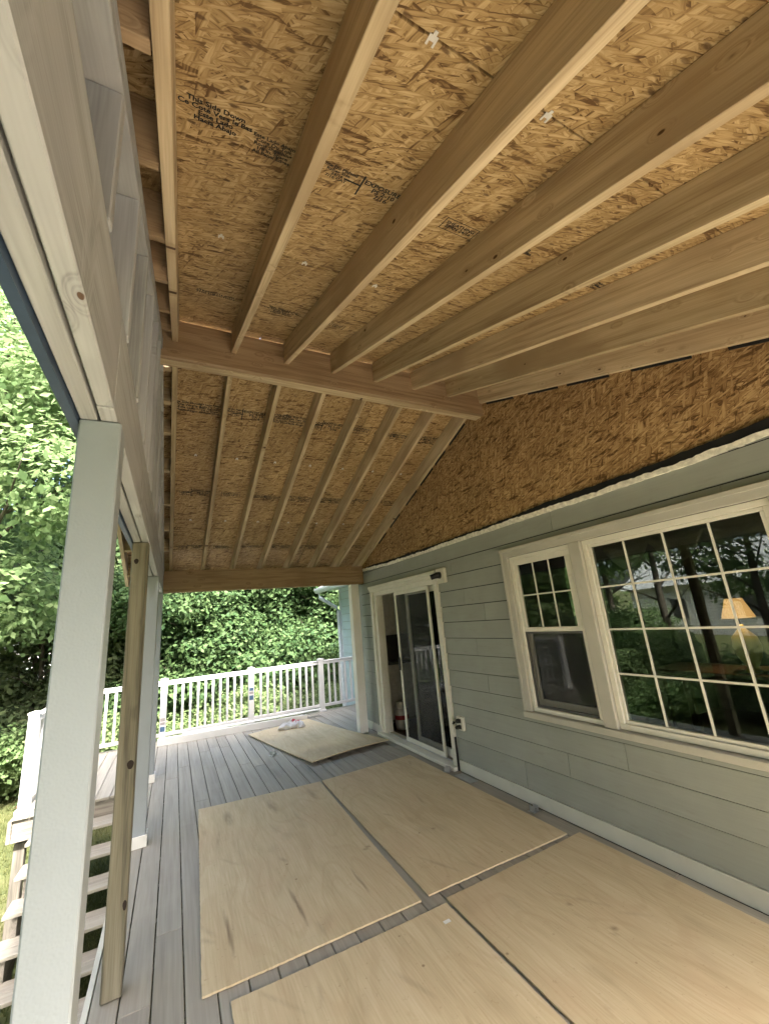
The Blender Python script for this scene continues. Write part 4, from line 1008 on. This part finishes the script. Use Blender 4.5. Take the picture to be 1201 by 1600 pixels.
def trunk_mesh(h, r, limbs, seed, lean=(0, 0), stems=1, spreadr=0.5):
    r_ = random.Random(seed); V, F = [], []
    def add(path, rad, seg=8):
        v, f = tube_geo(path, rad, seg); F.extend(tuple(i + len(V) for i in q) for q in f); V.extend(v)
    for s in range(stems):
        a0 = r_.uniform(0, 6.28); lx, ly = lean[0] + (math.cos(a0) * spreadr if stems > 1 else 0), lean[1] + (math.sin(a0) * spreadr if stems > 1 else 0)
        path = [(lx * t + 0.06 * math.sin(5 * t + s), ly * t + 0.06 * math.cos(4 * t + s), h * t - 0.15) for t in (0, .03, .2, .4, .6, .8, 1)]
        add(path, [r * q for q in (1.35, 1.0, .85, .7, .5, .32, .1)])
        for i in range(limbs):
            t = 0.25 + 0.65 * i / max(1, limbs); a = r_.uniform(0, 6.28); L = h * r_.uniform(0.22, 0.38) * (1.15 - t)
            b = Vector((lx * t, ly * t, h * t - 0.15)); dv = Vector((math.cos(a), math.sin(a), r_.uniform(.35, .8)))
            p = [b + dv * L * q + Vector((0, 0, 0.08 * L * math.sin(q * 3))) for q in (0, .35, .7, 1)]
            add(p, [r * .38 * (1 - t * .5), r * .26 * (1 - t * .5), r * .15, r * .05], 6)
            for w in range(2):
                a2 = a + r_.uniform(-1, 1); d2 = Vector((math.cos(a2), math.sin(a2), r_.uniform(.1, .7)))
                add([p[1 + w], p[1 + w] + d2 * L * .35, p[1 + w] + d2 * L * .6], [r * .14, r * .08, r * .03], 5)
    me = bpy.data.meshes.new('trunk'); me.from_pydata(V, [], F); me.materials.append(MATS['bark'])
    me.polygons.foreach_set('use_smooth', [True] * len(me.polygons)); return me
def tree(name, label, cat, x, y, tm, cm, rot=0.0, sc=1.0, group=None, crown='crown'):
    z = ground_z(x, y) - 0.02
    t = thing(name, (x, y, z), label, cat, group)
    Mz = Matrix.Translation((x, y, z)) @ Matrix.Rotation(rot, 4, 'Z') @ Matrix.Scale(sc, 4)
    if tm: meshobj('trunk', tm, Mz, t)
    meshobj(crown, cm, Mz, t); return t
def rblobs(seed, n, R, zc, H, r0, r1):
    r = random.Random(seed); out = []
    for i in range(n):
        a = r.uniform(0, 6.28); q = R * math.sqrt(r.random()); out.append((q * math.cos(a), q * math.sin(a), zc + H * r.uniform(-.5, .5), r.uniform(r0, r1), r.uniform(r0, r1), r.uniform(r0, r1) * 0.7))
    return out
GT = 'trees around the yard'
# bright maple at left, beyond the near posts
mapl_c = quadmesh('maple_crown', leaves(rblobs(1, 18, 3.2, 8.0, 8.0, 1.0, 1.9), 3400, 15, 0.15, 0.26, 1, 0.55), 'maple_leaf')
mapl_t = trunk_mesh(11.5, 0.17, 12, 3)
tree('maple_tree', 'bright green maple filling the sky gap beside the near white post', 'tree', -6.6, 11.6, mapl_t, mapl_c, 0.4, 1.0, GT)
tree('maple_tree', 'tall light green maple standing farther back behind the bright maple', 'tree', -10.4, 17.0, mapl_t, mapl_c, 2.2, 1.25, GT)
# darker layered tree below it
spr_c = quadmesh('dark_crown', leaves(rblobs(5, 16, 1.7, 2.9, 4.2, 0.7, 1.25), 2600, 14, 0.13, 0.20, 5, 0.35, droop=0.3), 'spruce_leaf')
spr_t = trunk_mesh(5.0, 0.09, 9, 6, stems=2)
tree('dark_tree', 'dark layered tree at left edge above the low bush', 'tree', -6.1, 15.2, spr_t, spr_c, 0.0, 1.0, GT)
tree('dark_tree', 'dark tree visible between near white post and raw post', 'tree', -4.3, 15.5, spr_t, spr_c, 1.9, 1.1, GT)
# tall dense evergreen shrubs behind the railing
hol = []
for s in range(3):
    c = quadmesh('evergreen_crown', leaves(rblobs(20 + s, 14, 1.5, 2.9, 4.6, 0.75, 1.3), 3000, 13, 0.125, 0.17, 20 + s, 0.5), 'holly_leaf')
    hol.append((trunk_mesh(4.8, 0.08, 7, 30 + s, stems=3), c))
GS = 'tall evergreens behind the railing'
for i, (x, y, k_, rot, sc_, lb) in enumerate([
    (-2.9, 13.6, 0, 0.3, 1.00, 'tall dense evergreen rising right of the far left porch post'),
    (-0.6, 14.0, 1, 1.2, 1.05, 'tall dense evergreen behind the left railing section'),
    (1.4, 13.8, 2, 2.1, 1.00, 'tall dense evergreen behind the second rail post'),
    (3.4, 14.6, 0, 3.3, 1.05, 'tall dense evergreen behind the right railing section')]):
    tree('evergreen_shrub', lb, 'evergreen', x, y, hol[k_][0], hol[k_][1], rot, sc_, GS)
tree('evergreen_shrub', 'large evergreen at back left above the landing rail', 'evergreen', -5.0, 18.5, hol[1][0], hol[1][1], 4.0, 1.5, GS)
tree('evergreen_shrub', 'large evergreen at back, filling the gap above the middle rail', 'evergreen', 0.6, 19.0, hol[2][0], hol[2][1], 5.0, 1.6, GS)
lime_c = quadmesh('lime_crown', leaves(rblobs(8, 14, 1.9, 4.2, 5.0, 0.8, 1.4), 2600, 14, 0.13, 0.22, 8, 0.5), 'lime_leaf')
tree('lime_tree', 'yellow green tree beside the pale blue wing', 'tree', 3.4, 17.2, trunk_mesh(6.5, 0.11, 9, 12), lime_c, 0.2, 1.1, GT)
# low hedge shrubs seen through the balusters
shr = [quadmesh('low_shrub_crown', leaves(rblobs(40 + s, 9, 0.65, 0.70, 0.75, 0.38, 0.6), 900, 14, 0.06, 0.09, 40 + s, 0.6, 0.6), 'shrub_leaf') for s in range(2)]
sht = trunk_mesh(0.9, 0.025, 4, 50, stems=4, spreadr=0.3)
GL = 'low rounded shrubs beyond the railing'
for i, (x, y, sc_, lb) in enumerate([(-3.9, 10.6, 1.15, 'low light green shrub behind the landing rail left of raw post'), (-2.4, 10.5, 1.2, 'low light green shrub behind first railing bay, leftmost through the balusters'),
                                     (-1.15, 10.7, 1.25, 'low light green shrub behind the stickered middle rail post'), (0.1, 10.6, 1.2, 'low light green shrub behind the second railing bay'),
                                     (1.1, 11.6, 1.0, 'low light green shrub behind the last railing bay')]):
    tree('low_shrub', lb, 'shrub', x, y, sht, shr[i % 2], i * 1.3, sc_, GL, 'foliage')
bush_c = quadmesh('bush_foliage', leaves(rblobs(60, 10, 0.8, 0.62, 0.7, 0.4, 0.65), 1300, 14, 0.07, 0.11, 60, 0.6, 0.6), 'maple_leaf')
tree('lawn_bush', 'bright green rounded bush on the lawn left of landing rail', 'shrub', -6.2, 12.6, sht, bush_c, 0.0, 1.25, None, 'foliage')
tree('lawn_bush', 'dark low bush at left edge before the neighbouring house', 'shrub', -8.4, 21.0, sht, shr[0], 0.7, 1.8, None, 'foliage')
# trees across the yard that the window panes reflect
ref_c = quadmesh('airy_crown', leaves(rblobs(70, 15, 2.4, 5.2, 5.2, 0.7, 1.3), 1500, 14, 0.14, 0.25, 70, 0.5), 'maple_leaf')
ref_t = trunk_mesh(8.0, 0.13, 10, 71)
for i, (x, y, sc_, lb) in enumerate([(-11.5, 5.5, 1.0, 'airy tree across the yard mirrored in the picture window'), (-14.0, 9.5, 1.15, 'airy tree at the yard edge mirrored in the left window'),
                                     (-13.0, 1.0, 1.1, 'airy tree beside the camera side of the yard'), (-16.5, 13.5, 1.3, 'large airy tree at the far left of the yard'), (-10.5, -4.0, 1.1, 'airy tree behind the camera at the left')]):
    tree('yard_tree', lb, 'tree', x, y, ref_t, ref_c, i * 1.1, sc_, GT)
for i, (x, y, sc_, lb) in enumerate([(-8.5, 6.6, 1.0, 'loose shrub on the lawn mirrored at left of the picture window'), (-10.2, 8.2, 1.5, 'larger loose shrub on the lawn mirrored in the double hung window'),
                                     (-9.6, 4.6, 1.4, 'loose shrub on the lawn mirrored in the picture window middle'), (-11.6, 3.2, 1.7, 'loose shrub at the yard edge mirrored near the lamp'), (-13.5, 11.0, 2.2, 'big loose shrub at the yard edge left of the lawn')]):
    tree('yard_shrub', lb, 'shrub', x, y, sht, (bush_c, shr[1])[i % 2], i * 0.9, sc_, 'shrubs across the yard', 'foliage')
for i, (x, y, sc_, lb) in enumerate([(-7.2, -3.2, 0.95, 'unseen maple added behind the camera to shade the lawn beside the porch'), (-6.6, -9.5, 1.1, 'unseen maple added far behind the camera on the left for lawn shade'), (-11.0, -1.5, 1.0, 'unseen maple added across the lawn behind the camera for shade')]):
    tree('added_shade_maple', lb, 'tree', x, y, mapl_t, mapl_c, 1.0 + i * 1.7, sc_, GT)  # out of view, added to shade the lawn and cut light from the left
# neighbouring house glimpsed at the left edge
def neighbour(x, y, rz, label):
    zg = ground_z(x, y)
    nb = thing('neighbour_house', (x, y, zg), label, 'house', 'pale neighbouring houses')
    B = Matrix.Translation((x, y, zg)) @ Matrix.Rotation(rz, 4, 'Z')
    def bb(nm, x0, x1, y0, y1, z0, z1, mat, par=None):
        return meshobj(nm, boxmesh(nm, x1 - x0, y1 - y0, z1 - z0, mat, 0), B @ Matrix.Translation(((x0 + x1) / 2, (y0 + y1) / 2, (z0 + z1) / 2)), par or nb)
    for k_ in range(16): bb('siding_board', -6.0, 6.0, 0.0, 0.03, 0.2 * k_, 0.2 * k_ + 0.188, 'white_trim')
    bb('wall', -6.0, 6.0, 0.04, 8.0, -0.3, 3.2, 'roof_shingle')
    prism('roof', [(-0.6, 0), (8.6, 0), (4.0, 2.6)], 12.8, 'roof_shingle', B @ frame(Vector((0, 0, 3.2)), Vector((0, 1, 0)), Vector((-1, 0, 0)), Vector((0, 0, 1))), nb, 0)
    for q in (-4.0, -1.0, 3.0):
        w_ = bb('window', q - 0.5, q + 0.5, -0.04, -0.001, 1.0, 2.4, 'cream_trim')
        bb('pane', q - 0.43, q + 0.43, -0.06, -0.042, 1.07, 2.33, 'dark_tile', w_)
neighbour(-14.2, 30.0, 0.0, 'pale neighbouring house glimpsed past the trees at left edge')
neighbour(-27.0, 13.0, math.radians(90), 'pale neighbouring house across the yard mirrored in the picture window')
# distant wood as one mass
wb_ = []
for i in range(46):
    a = math.radians(-48 + 128 * i / 45); R_ = 44 + 6 * math.sin(i * 2.3)
    wb_.append((R_ * math.sin(a) - 2, R_ * math.cos(a), 4.5 + 1.5 * math.sin(i * 1.7), 4.2, 4.2, 6.5))
o = meshobj('distant_wood', quadmesh('distant_wood', leaves(wb_, 7000, 12, 0.55, 0.8, 90, 0.4), 'wood_leaf'), Matrix.Identity(4)); tag(o, kind='stuff')
# lawn grass blades near the stairs
g = np.random.default_rng(5); n = 70000
gx = -3.3 - 8.5 * g.random(n) ** 1.2; gy = 2.5 + 14 * g.random(n)
gz = np.array([ground_z(a, b) for a, b in zip(gx, gy)])
ang = g.random(n) * 6.283; h = 0.035 + 0.05 * g.random(n); w = 0.006
V = np.empty((n, 3, 3)); ca, sa = np.cos(ang), np.sin(ang)
V[:, 0] = np.stack([gx - ca * w, gy - sa * w, gz - .004], 1); V[:, 1] = np.stack([gx + ca * w, gy + sa * w, gz - .004], 1)
V[:, 2] = np.stack([gx + g.normal(size=n) * .025, gy + g.normal(size=n) * .025, gz + h], 1)
o = meshobj('grass', quadmesh('grass', V.reshape(-1, 3), 'grass_blade', 3), Matrix.Identity(4)); tag(o, 'short lawn grass', kind='stuff')
